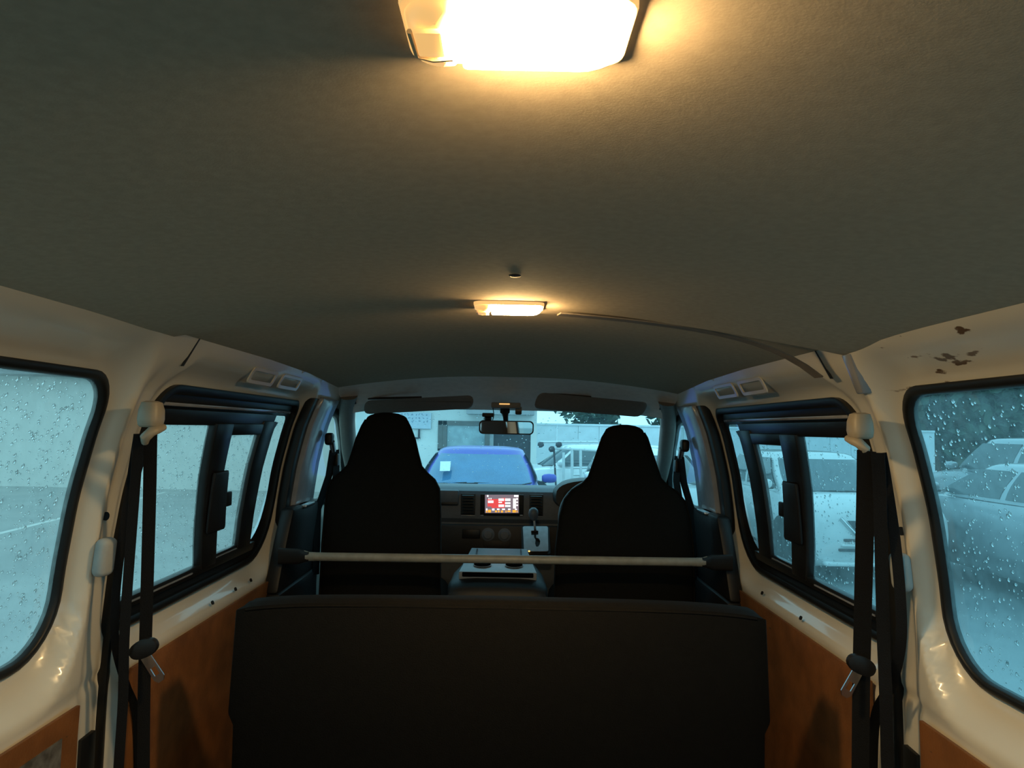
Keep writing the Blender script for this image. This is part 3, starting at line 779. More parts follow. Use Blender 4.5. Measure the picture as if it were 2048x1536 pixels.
def visor(px, label):
    P = [atY(x, y, 3.0) for x, y in px]
    c = sum(P, Vector())/4
    t = thing('sun_visor', label, 'visor', c, 'sun visors')
    poly = []
    for i in range(4):
        a, b, d = P[i-1], P[i], P[(i+1) % 4]
        for k in range(5):
            q = k/4; r = .028
            p0 = b+(a-b).normalized()*r; p1 = b+(d-b).normalized()*r
            poly.append((1-q)**2*p0+2*q*(1-q)*b+q*q*p1)
    up = Vector((0, -.012, 0)); rings = []
    for d, k in ((-1, .96), (-.6, 1), (.6, 1), (1, .96)):
        rings.append([c+(p-c)*k+up*d+Vector((0, (1.2-p.z-.0)*1.6-.02, 0)) for p in poly])
    MB().loft(rings).build('pad', M['visor'], t, smooth=40)
    MB().tube([P[0]+Vector((0, .03, .012)), P[0]*.5+P[1]*.5+Vector((0, .03, .006))], .005, 8).build('pivot_rod', M['dashdark'], t)
visor([(733, 802), (950, 792), (945, 817), (722, 828)], 'left grey padded sun visor above the passenger')
visor([(1075, 787), (1293, 806), (1286, 834), (1066, 817)], 'right grey padded sun visor above the driver')

# interior mirror
c = atY(1013, 855, 3.06)
t = thing('rearview_mirror', 'black rounded rear view mirror at the windshield top', 'mirror', c)
def mring(hx, hz, dy): return [c+Vector((a*math.cos(R(1))-0, dy, b)) for a, b in rrect(-hx, hx, -hz, hz, hz*.6, 6)]
MB().loft([mring(.100, .016, .03), mring(.117, .028, .012), mring(.1185, .0295, 0), mring(.116, .0275, -.003)]).build('housing', M['blackplastic'], t, smooth=40)
MB().loft([mring(.1125, .0245, -.0032), mring(.1125, .0245, -.0042)]).build('mirror_glass', M['mirror'], t, smooth=0)
MB().tube([c+Vector((.0, .02, .01)), c+Vector((.0, .05, .045)), c+Vector((.0, .09, .07))], [.010, .012, .018], 12).build('stem', M['blackplastic'], t, smooth=60)
MB().box(c+Vector((-.0, .085, .072)), (.042, .03, .026), .006).build('stem_foot', M['blackplastic'], t)
t.rotation_euler = (R(1.5), 0, R(6.2))
# overhead switch console and toll-card box
o = thing('overhead_console', 'dark overhead lamp console behind the rear view mirror', 'console', atY(1010, 812, 3.02))
MB().box(atY(1012, 811, 3.03), (.125, .06, .024), .006).build('body', M['visor'], o)
MB().box(atY(1009, 808, 2.998), (.045, .004, .006), .002).build('lamp_lens', M['amber_glow'], o)  # unlit lens, carries the same painted amber glow
e = thing('sensor_box', 'small dark sensor box hanging right of the mirror stem', 'sensor', atY(1037, 820, 3.05))
MB().box(atY(1037, 821, 3.06), (.028, .02, .032), .003).build('body', M['visor'], e)
MB().box(atY(1037, 826, 3.05), (.024, .012, .014), .003).build('lens', M['blackplastic'], e)
# dash camera
d = thing('dash_camera', 'small black dash camera left of the rear view mirror', 'camera', atY(976, 835, 3.15))
MB().box(atY(976, 830, 3.15), (.052, .02, .018), .005).build('body', M['blackplastic'], d)
MB().lathe([(.016, 0), (.017, .012), (.010, .028), (.0, .028)], atY(976, 834, 3.15), (0, .3, -1), 16).build('lens_barrel', M['blackplastic'], d)
MB().tube([atY(985, 842, 3.15), atY(988, 830, 3.15), atY(986, 817, 3.16), atY(987, 806, 3.14)], .0022, 6).build('cable', M['blackplastic'], d)
MB().tube([atY(968, 836, 3.13), atY(966, 842, 3.12), atY(967, 850, 3.12)], .0015, 6).build('usb_lead', M['ivory'], d)

# ------------------------------------------------------------------ dashboard
YD = 3.30
t = thing('dashboard', 'grey moulded dashboard across the front of the van', 'dashboard', (0, 3.4, .3))
prof = [(3.34, .02), (3.30, .30), (3.285, .52), (3.305, .64), (3.315, .665), (3.300, .685), (3.300, .785), (3.312, .810), (3.345, .825), (3.50, .828), (3.86, .800), (3.88, .02)]
mb = MB(); rings = []
for i in range(25):
    x = -.80+1.6*i/24; bow = .10*(abs(x)/.8)**3
    rings.append([Vector((x, y+(bow*.6 if y < 3.7 else -bow), z)) for y, z in prof])
mb.loft(rings); mb.build('dash_body', M['dash'], t, smooth=30)
# lower dark section
mb = MB(); mb.box((0, 3.288, .585), (.62, .03, .15), .01); mb.build('lower_panel', M['dashdark'], t)
def DP(px, py, dy=0.0): return atY(px, py, YD+dy)
def dbox(x0, y0, x1, y1, depth, front, m, name, parent=t, bev=.003):
    a = atY(x0, y0, YD-front); b = atY(x1, y1, YD-front); c = (a+b)/2
    return MB().box(c+Vector((0, depth/2, 0)), (abs(b.x-a.x), depth, abs(a.z-b.z)), bev).build(name, m, parent)
# glove tray on the left
dbox(868, 980, 917, 1011, .04, .010, M['dash'], 'glove_lid', bev=.006)
dbox(868, 1004, 915, 1011, .02, .0125, M['rubber'], 'glove_gap', bev=.002)
# vents
for (x0, y0, x1, y1) in ((922, 987, 950, 1031), (1059, 989, 1086, 1033)):
    v = dbox(x0, y0, x1, y1, .03, .004, M['dashdark'], 'air_vent', bev=.003)
    off = world_off(v)
    for k in range(7):
        yy = y0+4+(y1-y0-8)*k/6
        a = atY(x0+2, yy, YD-.008); b = atY(x1-2, yy, YD-.008)
        MB().box((a+b)/2, (abs(b.x-a.x), .010, .0035), .001, Matrix.Rotation(R(25), 3, 'X')).build('vent_slat', M['rubber'], v)
    a = atY(x0, y1, YD-.007); b = atY(x1, y1, YD-.007)
    MB().box((a+b)/2, (abs(b.x-a.x), .006, .004), .001).build('vent_trim', M['pillar'], v)
# head unit
h = thing('head_unit', 'lit navigation screen head unit in the dashboard centre', 'screen', DP(1004, 1010, -.01))
dbox(961, 988, 1047, 1033, .0102, .010, M['rubber'], 'bezel', h, .004)
def sq(mb, x0, y0, x1, y1, f):
    a = atY(x0, y0, YD-f); b = atY(x1, y0, YD-f); c2 = atY(x1, y1, YD-f); d2 = atY(x0, y1, YD-f)
    k = len(mb.v); bk = Vector((0, .0006, 0))
    mb.add([a, b, c2, d2, a+bk, b+bk, c2+bk, d2+bk], [(0, 1, 2, 3), (4, 7, 6, 5), (0, 4, 5, 1), (1, 5, 6, 2), (2, 6, 7, 3), (3, 7, 4, 0)])
mb = MB(); sq(mb, 970, 989.5, 1037.5, 1026, .0112); mb.build('display', M['scr_bg'], h, smooth=0)
mb = MB(); sq(mb, 975, 998, 1011, 1013, .0118); sq(mb, 983, 1013, 1009, 1016, .0118); sq(mb, 1003, 996, 1012, 998, .0118); mb.build('display_map', M['scr_red'], h, smooth=0)
mb = MB()
for (x0, y0, x1, y1) in ((974, 990, 977, 994), (1028, 990, 1037, 994), (976, 1001, 987, 1006), (977, 996, 979, 999), (981, 996, 983, 999), (997, 997, 1008, 1002), (1010, 997, 1021, 1002), (997, 1003.5, 1004, 1006), (1010, 1004.5, 1021, 1008), (997, 1009, 1008, 1014), (1010, 1010, 1021, 1014), (1026, 997, 1032, 1017), (1032.5, 996, 1036, 1000), (1032.5, 1003, 1036, 1006), (1032.5, 1009, 1036, 1012),
                       (972, 1017, 975, 1021), (984, 1017, 989, 1021), (994, 1017, 999, 1020), (1004, 1017, 1010, 1020), (1016, 1017, 1021, 1020), (1030, 1017.5, 1034, 1020)): sq(mb, x0, y0, x1, y1, .0122)
mb.build('display_text', M['scr_white'], h, smooth=0)['kind'] = 'stuff'
mb = MB()
for (x0, y0, x1, y1) in ((972, 1021, 974.5, 1025), (976, 1019.5, 982, 1025), (990, 1021, 994, 1024.5), (996, 1021, 999, 1024.5), (1002, 1021, 1006, 1025), (1011, 1021, 1013, 1025), (1015, 1021, 1021, 1024), (1025, 1020, 1032, 1025), (1033.5, 1021, 1035, 1025)): sq(mb, x0, y0, x1, y1, .0122)
mb.build('display_icons', M['scr_orange'], h, smooth=0)['kind'] = 'stuff'
for px in (964, 1043):
    a = DP(px, 1031, -.012); MB().box(a, (.016, .006, .006), .002).build('bezel_clip', M['pillar'], h)
# lower pocket and climate knobs
pk = dbox(924, 1058, 960, 1078, .03, .032, M['rubber'], 'pocket', bev=.004)
for px, py in ((976, 1069), (1009, 1070)):
    k = MB().lathe([(.030, 0), (.030, .004), (.020, .006), (.018, .018), (0, .019)], DP(px, py, -.030), (0, -1, .1), 24).build('climate_knob', M['dash'], t)
dbox(966, 1080, 1020, 1098, .02, .030, M['dashdark'], 'lower_tray', bev=.004)
# instrument hood and cluster on the right
mb = MB(); rings = []
for (y, k) in ((3.24, 1.0), (3.30, 1.05), (3.55, .9)):
    rings.append([Vector((.46+a*k, y, .80+max(b, -.08)*k)) for a, b in superellipse(.235, .075, 32, 2.8)])
mb.loft(rings); mb.build('cluster_hood', M['dashdark'], t, smooth=50)
mb = MB(); mb.prism(superellipse(.205, .052, 28, 3), lambda a, b, d: Vector((.46+a, 3.237+d, .795+b)), 0, .006); mb.build('cluster_face', M['rubber'], t)
# gear selector
g = thing('gear_selector', 'gear selector with silver gate plate and round knob', 'gear lever', DP(1071, 1080, -.05))
c0 = [atY(1047, 1053, 3.20), atY(1097, 1053, 3.20), atY(1092, 1103, 3.10), atY(1050, 1103, 3.10)]
cen = sum(c0, Vector())/4
nrm = (c0[1]-c0[0]).cross(c0[3]-c0[0]).normalized()
if nrm.y > 0: nrm = -nrm
ux = (c0[1]-c0[0]).normalized(); uz = nrm.cross(ux)
if uz.z < 0: uz = -uz
hw = (c0[1]-c0[0]).length/2; hh = (c0[0]-c0[3]).length/2
slot = [(-.016, .036), (.010, .036), (.010, .018), (.002, .016), (.002, .004), (.012, 0.0), (.016, -.012), (.014, -.026), (.008, -.036), (.000, -.036), (-.003, -.022), (-.001, -.006), (-.006, .006), (-.006, .016), (-.016, .016)]
slot = [(a*hh/.056*1.0, b*hh/.056) for a, b in slot]
plate = rrect(-hw, hw, -hh, hh, .008, 4)
r = geometry.delaunay_2d_cdt([Vector(p) for p in plate+slot], [(i, (i+1) % len(plate)) for i in range(len(plate))]+[(len(plate)+i, len(plate)+(i+1) % len(slot)) for i in range(len(slot))], [], 0, 1e-7)
fs = [tuple(f) for f in r[2] if in_poly((sum(r[0][i].x for i in f)/3, sum(r[0][i].y for i in f)/3), plate) and not in_poly((sum(r[0][i].x for i in f)/3, sum(r[0][i].y for i in f)/3), slot)]
taper = lambda v: v.x*(1-.06*(1-v.y/hh)/2)
mb = MB(); nv = len(r[0])
mb.add([cen+ux*taper(v)+uz*v.y+nrm*.002 for v in r[0]], fs); mb.add([cen+ux*taper(v)+uz*v.y-nrm*.002 for v in r[0]], fs)
lp = len(plate); mb.f += [(i, (i+1) % lp, nv+(i+1) % lp, nv+i) for i in range(lp)]+[(lp+i, lp+(i+1) % len(slot), nv+lp+(i+1) % len(slot), nv+lp+i) for i in range(len(slot))]
mb.build('gate_plate', M['silver'], g, smooth=0)
mb = MB(); mb.prism(rrect(-hw-.006, hw+.006, -hh-.010, hh+.006, .010, 4), lambda a, b, d: cen+ux*a+uz*b+nrm*d, -.05, -.006); mb.build('gate_housing', M['rubber'], g)
sb = cen+ux*(-.001)+uz*(hh*.62)
kn = atY(1067, 1026, 3.06)
MB().tube([sb, sb*.5+kn*.5+Vector((0, -.004, 0)), kn], [.0055, .005, .006], 10).build('lever', M['steel'], g, smooth=60)
MB().lathe([(.004, -.034), (.012, -.030), (.019, -.016), (.022, 0), (.019, .013), (.010, .021), (0, .023)], kn, (0, -.15, 1), 24).build('knob', M['dash'], g, smooth=60)
MB().lathe([(.002, 0), (.0045, .001), (.0, .003)], cen+ux*(-hw*.55)-uz*hh*1.02+nrm*.003, nrm, 10).build('gate_lamp', M['amberdot'], g)

# steering wheel
wc = atY(1218, 1042, 3.06)
t = thing('steering_wheel', 'black steering wheel partly hidden by the driver seat', 'steering wheel', wc)
ax = Vector((0, -.80, .60)).normalized(); u = Vector((1, 0, 0)); v = ax.cross(u)
MB().tube([wc+(u*math.cos(2*math.pi*k/48)+v*math.sin(2*math.pi*k/48))*.205 for k in range(48)], .0145, 12, closed=True).build('rim', M['blackplastic'], t, smooth=80)
MB().lathe([(.0, .03), (.05, .028), (.07, .012), (.06, -.03), (0, -.03)], wc, ax, 24).build('hub', M['blackplastic'], t, smooth=60)
for a in (0, 180, 270):
    d = u*math.cos(R(a))+v*math.sin(R(a))
    MB().tube([wc+d*.05-ax*.005, wc+d*.20], 0, flat=(.035, .012), up=ax).build('spoke', M['blackplastic'], t)
MB().tube([wc-ax*.02, wc-ax*.14], .035, 14).build('column', M['blackplastic'], t)

# ------------------------------------------------------------------ outside
GZ = -.62
gr = MB(); gr.grid(lambda u, v: Vector((-60+120*u, -30+110*v, GZ)), 8, 8)
tag(gr.build('ground', M['ground'], smooth=0, recalc=False), 'wet grey concrete yard around the van', 'ground', kind='structure')
def painted_line(p, q, w, label):
    d = (q-p).normalized(); n = Vector((-d.y, d.x, 0))*w/2; up = Vector((0, 0, .004))
    mb = MB().add([p+n, q+n, q-n, p-n, p+n+up, q+n+up, q-n+up, p-n+up], [(3, 2, 1, 0), (4, 5, 6, 7), (0, 1, 5, 4), (1, 2, 6, 5), (2, 3, 7, 6), (3, 0, 4, 7)])
    o = mb.build('painted_line', M['line'], smooth=0)
    tag(o, label, 'road marking')
p = atZ(0, 1067, GZ); q = atZ(124, 1036, GZ); d = (q-p).normalized()
painted_line(p-d*2.5, q+d*5, .11, 'white painted line across the wet concrete left of the van')

# cars ---------------------------------------------------------------
def make_car(label, paint, L, W, H, belt, hood, deck, gh, loc, rz, group='parked cars', style='sedan', cat='car', name='parked_car', front='plain', wscreen=None):
    """local: front at y=0 facing -Y, rear at y=L; gh=(ws_base, ws_top, rear_top, rear_base) along y"""
    t = thing(name, label, cat, (0, 0, 0), group)
    hw = W/2; g0 = .20
    st = [(0.0, .80, .34, hood-.24), (.05, .90, .26, hood-.15), (.22, .97, .20, hood-.07), (.55, 1.0, .19, hood-.02), (gh[0], 1.0, .19, belt-.02), (gh[0]+.35, 1.0, .19, belt),
          (gh[3]-.3, 1.0, .19, belt+.01), (gh[3], 1.0, .20, deck), (L-.28, .98, .22, deck-.01), (L-.06, .92, .28, deck-.08), (L, .84, .36, deck-.2)]
    st = sorted(st, key=lambda q: q[0]); rings = []
    for (y, k, z0, z1) in st:
        w = hw*k; h = z1-z0
        half = [(0, z1+.025), (.45*w, z1+.020), (.80*w, z1-.005), (.94*w, z1-.045), (w*.985, z1-.12*h-.04), (w, z0+.55*h), (w*.99, z0+.30*h), (w*.96, z0+.10*h), (w*.85, z0), (0, z0)]
        ring = [(x, z) for x, z in half]+[(-x, z) for x, z in reversed(half[1:-1])]
        rings.append([Vector((x, y, z)) for x, z in ring])
    body = MB().loft(rings).build('body', paint, t, smooth=40, local=True)
    # greenhouse
    N = 48
    def outline(yf, yr, w, bow):
        pts = []
        for i in range(N):
            a = 2*math.pi*i/N; c, s_ = math.cos(a), math.sin(a); e = 5.0
            x = w*math.copysign(abs(c)**(2/e), c); yy = math.copysign(abs(s_)**(2/e), s_)
            y = (yf+yr)/2+(yr-yf)/2*yy
            y += bow*(1-(x/w)**2)*(-1 if s_ < 0 else 1)
            pts.append((x, y))
        return pts
    b_out = outline(gh[0], gh[3], hw*.93, .10); t_out = outline(gh[1], gh[2], hw*.70, .06)
    zb, zt = belt-.03, H-.055
    def G(i, v, off=0):
        bx, by = b_out[i % N]; tx, ty = t_out[i % N]
        p = Vector((bx+(tx-bx)*v, by+(ty-by)*v, zb+(zt-zb)*v)); p.x *= 1+.05*math.sin(math.pi*v)
        if off:
            c = Vector((0, (gh[0]+gh[3])/2, p.z)); d = (p-c); d.y *= .6; p = p+d.normalized()*off
        return p
    rings = [[G(i, v) for i in range(N)] for v in (0, .25, .5, .75, 1)]
    for k, dz in ((.90, .028), (.6, .048), (.2, .055)):
        cy = (gh[1]+gh[2])/2
        rings.append([Vector((x*k, cy+(y-cy)*k, zt+dz)) for x, y in t_out])
    MB().loft(rings).build('cabin', paint, t, smooth=40, local=True)
    def pane(nm, i0, i1, v0, v1, m, off=.006):
        mb = MB(); n = i1-i0; nv = 4
        mb.grid(lambda a, b: G(int(round(i0+a*n)), v0+(v1-v0)*b, off), n, nv); mb.grid(lambda a, b: G(int(round(i0+a*n)), v0+(v1-v0)*b, off-.012), n, nv)
        return mb.build(nm, m, t, smooth=180, local=True)
    # index: angle -90deg (i = 36) is the front middle; 90deg (i = 12) the rear; 0 right, 24 left
    pane('windshield', 30, 42, .08, .90, wscreen or M['screenglass'])
    pane('rear_window', 7, 17, .12, .88, M['carglass'])
    for base in (0, 24):
        sgn = 1 if base == 0 else -1
        for nm, (a, b) in (('front_side_window', (.05, .50)), ('rear_side_window', (.54, .93))):
            # side faces: interpolate directly between the bottom and top edges of the cabin's side
            def S(q, v, off):
                yb = gh[0]+.12+(gh[3]-gh[0]-.24)*q; yt = gh[1]+.06+(gh[2]-gh[1]-.12)*q
                x = (hw*.93+(hw*.70-hw*.93)*v)*(1+.05*math.sin(math.pi*v))+off
                return Vector((sgn*x, yb+(yt-yb)*v, zb+(zt-zb)*v))
            mb = MB(); mb.grid(lambda p, v: S(a+(b-a)*p, .10+.80*v, .004), 6, 4); mb.grid(lambda p, v: S(a+(b-a)*p, .10+.80*v, -.01), 6, 4)
            mb.build(nm, M['carglass'], t, smooth=180, local=True)
    # wheels
    for y in (.84, L-.80):
        for sgn in (-1, 1):
            o = Vector((sgn*(hw-.10), y, .31))
            MB().lathe([(.20, -.10), (.30, -.10), (.315, -.06), (.315, .06), (.30, .105), (.20, .108)], o, (sgn, 0, 0), 28).build('tyre', M['tyre'], t, local=True)
            wh = MB().lathe([(0, .085), (.05, .10), (.19, .100), (.205, .108), (.21, 0)], o, (sgn, 0, 0), 20).build('rim', M['silver'], t, local=True)
            MB().lathe([(.31, .0), (.37, .0), (.385, .012), (.34, .016)], Vector((sgn*(hw-.012), y, .32)), (sgn, 0, 0), 28).build('wheel_arch', M['tyre'], t, local=True)
    # mirrors
    for sgn in (-1, 1):
        c = Vector((sgn*(hw+.085), gh[0]+.36, belt+.07)); rr = []
        for dx, k in ((-.10, .5), (-.07, .85), (0, 1), (.07, .9), (.10, .5)):
            rr.append([c+Vector((dx, a, b)) for a, b in superellipse(.07*k, .065*k, 16, 2.6)])
        MB().loft(rr).build('side_mirror', paint, t, smooth=60, local=True)
        MB().box(c+Vector((-sgn*.08, .0, -.055)), (.09, .04, .03), .01).build('mirror_foot', M['tyre'], t, local=True)
    # lights, grille, bumper
    for sgn in (-1, 1):
        rr = []
        for k, y in ((1.0, .10), (1.0, .06), (.8, .045)):
            rr.append([Vector((sgn*(hw*.74+a*k+0), y+abs(a)*.25+(hw*.74+a > hw*.8)*.10, hood-.245+b*k+a*.10)) for a, b in superellipse(.20, .075, 18, 2.2)])
        MB().loft(rr).build('headlight', M['headlight'], t, smooth=40, local=True)
        MB().box((sgn*hw*.72, L-.02, deck-.22), (.34, .06, .16), .02).build('tail_light', M['scr_red'] if False else M['doordark'], t, local=True)
    if front == 'vgrille':
        MB().prism([(-.42, .19), (.42, .19), (.24, -.03), (-.24, -.03)], lambda a, b, d: Vector((a, -.012+d, hood-.46+b)), 0, .1).build('grille', M['doordark'], t, local=True)
        MB().tube([Vector((-.50, -.005, hood-.24)), Vector((-.27, -.035, hood-.49)), Vector((.27, -.035, hood-.49)), Vector((.50, -.005, hood-.24))], .022, 10).build('grille_chrome', M['chrome'], t, local=True)
    else:
        MB().prism(rrect(-.36, .36, -.06, .06, .02, 3), lambda a, b, d: Vector((a, -.012+d, hood-.38+b)), 0, .1).build('grille', M['doordark'], t, local=True)
    for k in range(3):
        MB().box((0, .0, .42+.055*k), (1.05-.06*k, .07, .030), .008).build('bumper_slat', M['doordark'] if k != 1 else paint, t, local=True)
    MB().box((0, .03, .26), (W*.80, .12, .05), .02).build('bumper_lip', paint, t, local=True)
    MB().box((0, -.02, .50), (.33, .012, .165), .004).build('number_plate', M['sticker'], t, local=True)
    for sgn in (-1, 1):
        p0 = Vector((sgn*.05-.1, gh[0]-.02, belt+.02))
        MB().tube([p0, G(36+sgn*3, .06, .02), G(36+sgn*3+3, .10, .02)], .008, 6).build('wiper', M['tyre'], t, local=True)
    t.location = loc; t.rotation_euler = (0, 0, rz)
    return t

bx = atY(957, 950, 9.6).x
blue = make_car('blue sedan facing the van seen through the windshield', M['blue'], 4.6, 1.76, 1.455, .98, .98, 1.02, (1.15, 1.90, 3.10, 3.85), (bx, 8.35, GZ), 0, wscreen=M['bluescreen'])
# paper in the windshield of the blue sedan
sk = MB(); A = [atY(882, 922, 9.92), atY(903, 922, 9.92), atY(901, 941, 9.72), atY(881, 941, 9.72)]
A = [a+Vector((0, -.10, 0)) for a in A]
sk.add(A+[a+Vector((0, .003, 0)) for a in A], [(0, 1, 2, 3), (7, 6, 5, 4), (0, 4, 5, 1), (1, 5, 6, 2), (2, 6, 7, 3), (3, 7, 4, 0)])
tag(sk.build('price_paper', M['sticker'], smooth=0), 'pale paper sheet behind the windshield of the blue sedan', 'paper')

make_car('white hatchback with a V-shaped chrome grille right of the van', M['white'], 3.95, 1.70, 1.49, 1.00, 1.02, 1.04, (.85, 1.75, 3.25, 3.75), (4.30, 8.15, GZ), 0, front='vgrille')
make_car('white car half hidden behind the driver seat headrest', M['white'], 4.1, 1.68, 1.46, .98, .96, 1.02, (1.0, 1.75, 3.2, 3.75), (2.17, 9.25, GZ), 0)
make_car('silver sedan seen side on through the rear right window', M['silvercar'], 4.0, 1.72, 1.45, 1.04, .96, 1.04, (.95, 1.75, 3.1, 3.7), (6.22, 10.2, GZ), math.pi)
make_car('grey estate car parked beyond the silver sedan', M['silvercar'], 4.6, 1.75, 1.74, 1.16, 1.08, 1.15, (1.10, 1.75, 3.9, 4.35), (8.9, 14.2, GZ), math.pi)

# white estate with ladder rack, parked side on behind
wg = make_car('white work wagon parked side on with a roof ladder rack', M['white'], 4.2, 1.66, 1.44, .98, .92, 1.0, (1.0, 1.55, 3.8, 4.1), (-.30, 15.2, GZ), R(-90), name='work_wagon')
rk = thing('ladder_rack', 'white tubular ladder rack with rungs beside the work wagon', 'rack', (1.2, 13.9, GZ))
def rp(px, py): return atY(px, py, 13.9)
for x, y0 in ((1127, 905), (1144, 899), (1161, 900)):
    b = rp(x+2, 975); b.z = GZ
    MB().tube([rp(x, y0), b], .028, 8).build('upright', M['rack'], rk)
for y in (936, 950, 963):
    MB().tube([rp(1144, y), rp(1200, y-1)], .022, 8).build('rung', M['rack'], rk)
MB().tube([rp(1098, 896), rp(1198, 901)], .025, 8).build('top_rail', M['rack'], rk)
MB().tube([rp(1080, 884), rp(1196, 884)], .020, 8).build('top_rail', M['rack'], rk)
b = rp(1116, 985); b.z = GZ
MB().tube([rp(1108, 900), b], .018, 8).build('dark_pole', M['doordark'], rk)
for x, y in ((1104, 898), (1082, 889), (1118, 889)):
    MB().lathe([(0, -.07), (.05, -.05), (.06, 0), (.04, .05), (0, .06)], rp(x, y), (1, 0, .3), 12).build('end_cap', M['doordark'], rk)

# building --------------------------------------------------------------
YB = 18.5
bl = thing('office_building', 'pale rendered office building behind the blue sedan', 'building', (atY(800, 900, YB).x, YB, GZ))
def bp(px, py, d=0): return atY(px, py, YB+d)
x1 = bp(1062, 900).x; x0 = -14.0; ztop = bp(950, 770).z
wx0, wx1 = bp(876, 870).x, bp(985, 870).x; wz0, wz1 = bp(930, 902).z, bp(930, 842).z
dx0, dx1 = bp(986, 900).x, bp(1061, 900).x; dz1 = bp(1020, 866).z
surf([(x0, GZ), (x1+.14, GZ), (x1+.14, ztop), (x0, ztop)], [[(wx0, wz0), (wx1, wz0), (wx1, wz1), (wx0, wz1)], [(dx0, GZ+.02), (dx1, GZ+.02), (dx1, dz1), (dx0, dz1)]], lambda x, z: Vector((x, YB, z)), [], [], step=2).build('front_wall', M['render'], bl, smooth=0, recalc=False)
MB().box((x1+.07, YB+2, (ztop+GZ)/2), (.14, 3.9, ztop-GZ)).build('side_wall', M['render'], bl, smooth=0)
MB().box(((x0+x1)/2, YB+4.1, (ztop+GZ)/2), (x1-x0, .1, ztop-GZ)).build('back_wall', M['render'], bl, smooth=0)
MB().box(((x0+x1)/2, YB+1.6, ztop+.06), (x1-x0+.8, 4.9, .12), .01).build('roof', M['eave'], bl, smooth=0)
MB().box(((bp(940, 825).x+x1)/2, YB-.35, bp(1000, 824).z), (x1-bp(940, 825).x+.1, .7, .16), .01).build('eave', M['eave'], bl, smooth=0)
MB().box(((dx0+dx1)/2, YB+.12, (GZ+dz1)/2), (dx1-dx0, .06, dz1-GZ-.02)).build('dark_door', M['doordark'], bl, smooth=0)
MB().box((dx0-.04, YB-.01, (GZ+dz1)/2), (.10, .10, dz1-GZ), .01).build('door_post', M['eave'], bl, smooth=0)
wf = MB()
for (a, b, c, d) in ((wx0, wx1, wz1-.12, wz1), (wx0, wx1, wz0, wz0+.06), (wx0, wx0+.12, wz0, wz1), (wx1-.20, wx1, wz0, wz1), (bp(889, 870).x-.05, bp(894, 870).x, wz0, wz1)):
    wf.box(((a+b)/2, YB+.02, (c+d)/2), (b-a, .12, d-c), .008)
wf.build('window_frame', M['winframe'], bl, smooth=0)
MB().box(((wx0+bp(890, 870).x)/2, YB+.05, (wz0+wz1)/2), (bp(890, 870).x-wx0, .02, wz1-wz0)).build('pane', M['winglass'], bl, smooth=0)
MB().box(((wx1+bp(893, 870).x)/2, YB+.05, (wz0+wz1)/2), (wx1-bp(893, 870).x, .02, wz1-wz0)).build('pane', M['winglass'], bl, smooth=0)
# sign on the wall
sg = thing('wall_sign', 'pale blue lettered sign on the building left of its window', 'sign', bp(835, 840, -.06))
a, b = bp(790, 824, -.05), bp(862, 858, -.05)
MB().box((a+b)/2, (b.x-a.x, .05, a.z-b.z), .01).build('board', M['sign'], sg, smooth=0)
mb = MB()
for r_ in range(3):
    for k in range(9):
        px = 796+7.2*k+random.uniform(-1, 1); py = 829+7*r_
        for _ in range(2):
            q0 = bp(px+random.uniform(-2, 2), py+random.uniform(-2, 2), -.08); q1 = bp(px+random.uniform(-2.5, 2.5), py+random.uniform(-2.5, 2.5), -.08)
            if (q1-q0).length > .01: mb.tube([q0, q1], .009, 4)
mb.build('lettering', M['signink'], sg, smooth=0)
mb = MB(); mb.box((bp(838, 867, -.05)), (.05, .04, .22), .005); mb.box(bp(832, 876, -.05), (.22, .04, .04), .005); mb.build('bracket', M['doordark'], sg, smooth=0)

# fence ------------------------------------------------------------------
fx0 = atY(1072, 870, 21).x; fz = atY(1150, 851, 21).z
fn = thing('panel_fence', 'long pale blue panel fence behind the work wagon', 'fence', (fx0, 21, GZ))
pw = .62
proto = None
for k in range(19):
    o = MB().box((0, 0, (fz-GZ)/2), (pw-.008, .05, fz-GZ), .006).build('fence_panel', M['fence'], fn, smooth=0, local=True) if proto is None else proto.copy()
    if proto is None: proto = o
    else: COL.objects.link(o); o.parent = fn
    o.location = (pw*(k+.5), 0, random.uniform(-.01, .01))
MB().box((fx0+pw*9.5, 20.99, fz+.02), (pw*19, .09, .06), .01).build('top_rail', M['fence'], fn, smooth=0)
MB().box((fx0+pw*9.5, 21.04, .2), (pw*19, .04, .08), .01).build('back_rail', M['fence'], fn, smooth=0)

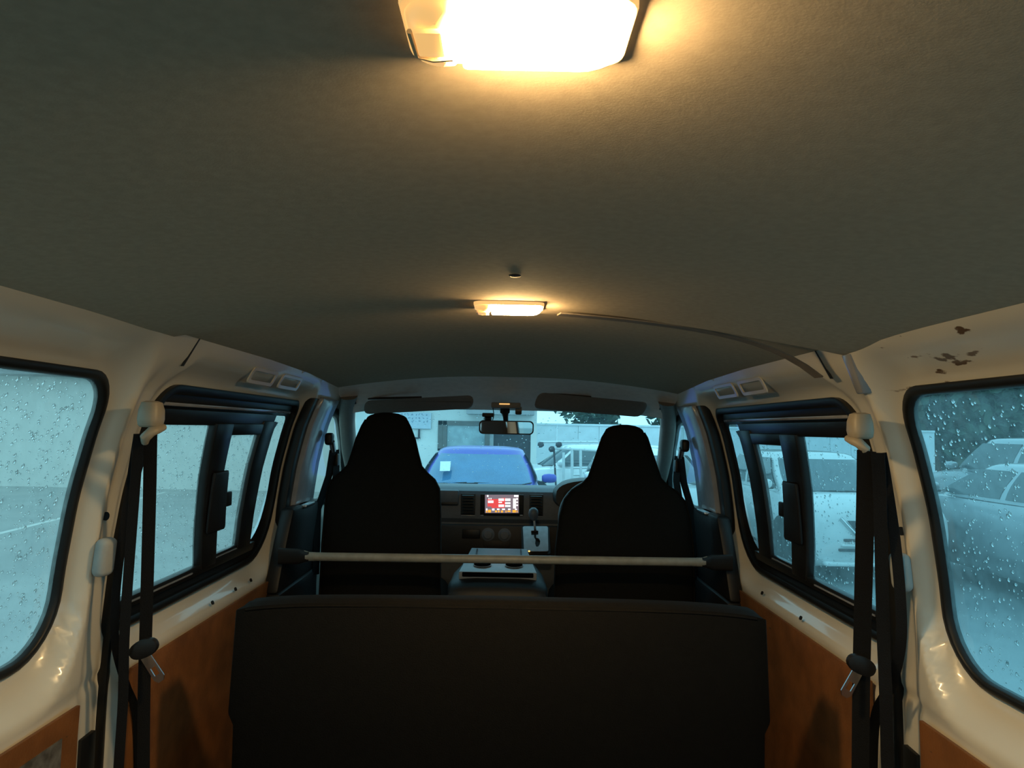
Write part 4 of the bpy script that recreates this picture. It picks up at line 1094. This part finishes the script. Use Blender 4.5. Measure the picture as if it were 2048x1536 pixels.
# trees ------------------------------------------------------------------
def tree(loc, h, r, label, group, nleaf=900, leaf=.16, full=False):
    t = thing('leafy_tree', label, 'tree', loc, group)
    l = Vector(loc)
    MB().tube([l+Vector((random.uniform(-.1, .1)*k, random.uniform(-.1, .1)*k, h*.62*k/4)) for k in range(5)], [.16, .14, .12, .09, .05], 8).build('trunk', M['bark'], t, smooth=60)
    mb = MB()
    blobs = [(Vector((random.uniform(-.6, .6)*r, random.uniform(-.6, .6)*r, h*random.uniform(.38, .86))), r*random.uniform(.45, .75)) for _ in range(9)]
    for k in range(nleaf):
        c, br = random.choice(blobs)
        d = Vector((random.gauss(0, 1), random.gauss(0, 1), random.gauss(0, 1))).normalized()*br*random.uniform(.6, 1.05)
        p = l+c+d; p.z = min(p.z, l.z+h)
        if full: p = l+Vector((random.uniform(-1, 1)*1.45, random.uniform(-1, 1)*1.45, .3+(h-.3)*random.random()**.9*(.85+.15*math.sin(k))))
        if p.z < l.z+.5: continue
        u = Vector((random.gauss(0, 1), random.gauss(0, 1), random.gauss(0, .6))).normalized(); w = u.cross(Vector((random.gauss(0, 1), random.gauss(0, 1), random.gauss(0, 1)))).normalized()
        s_ = leaf*random.uniform(.6, 1.5)
        mb.add([p-u*s_, p+w*s_*.45, p+u*s_, p-w*s_*.45], [(0, 1, 2, 3)])
    o = mb.build('foliage', M['leaf'], t, smooth=0, recalc=False); o['kind'] = 'stuff'
tl_ = ['low dark tree above the fence nearest the building', 'low dark tree above the fence, behind the driver seat headrest']
for k, (x, y, h) in enumerate(((2.9, 24.0, 3.3), (6.0, 24.4, 3.1))):
    tree((x, y, GZ), h, 1.1, tl_[k], 'trees above the fence')
hl = ['tall dark tree beyond the parked cars, '+q for q in ('nearest the fence', 'second from the fence', 'third from the fence', 'fourth from the fence', 'farthest from the fence')]
for k, (x, y) in enumerate(((9.6, 26.6), (13.1, 26.2), (16.6, 25.6), (20.1, 26.0), (23.6, 25.0))):
    tree((x, y, GZ), 6.0, 1.2, hl[k], 'tall trees behind the parked cars', 4200, .28, True)

# low pale wall far on the left side of the yard
lw = thing('yard_wall', 'low pale concrete yard wall far left of the van', 'wall', (-19, 12, GZ))
for k in range(12):
    o = MB().box((-19, -5+3.0*k+1.5, GZ+1.0), (.18, 2.97, 2.0), .01).build('wall_panel', M['render'], lw, smooth=0)
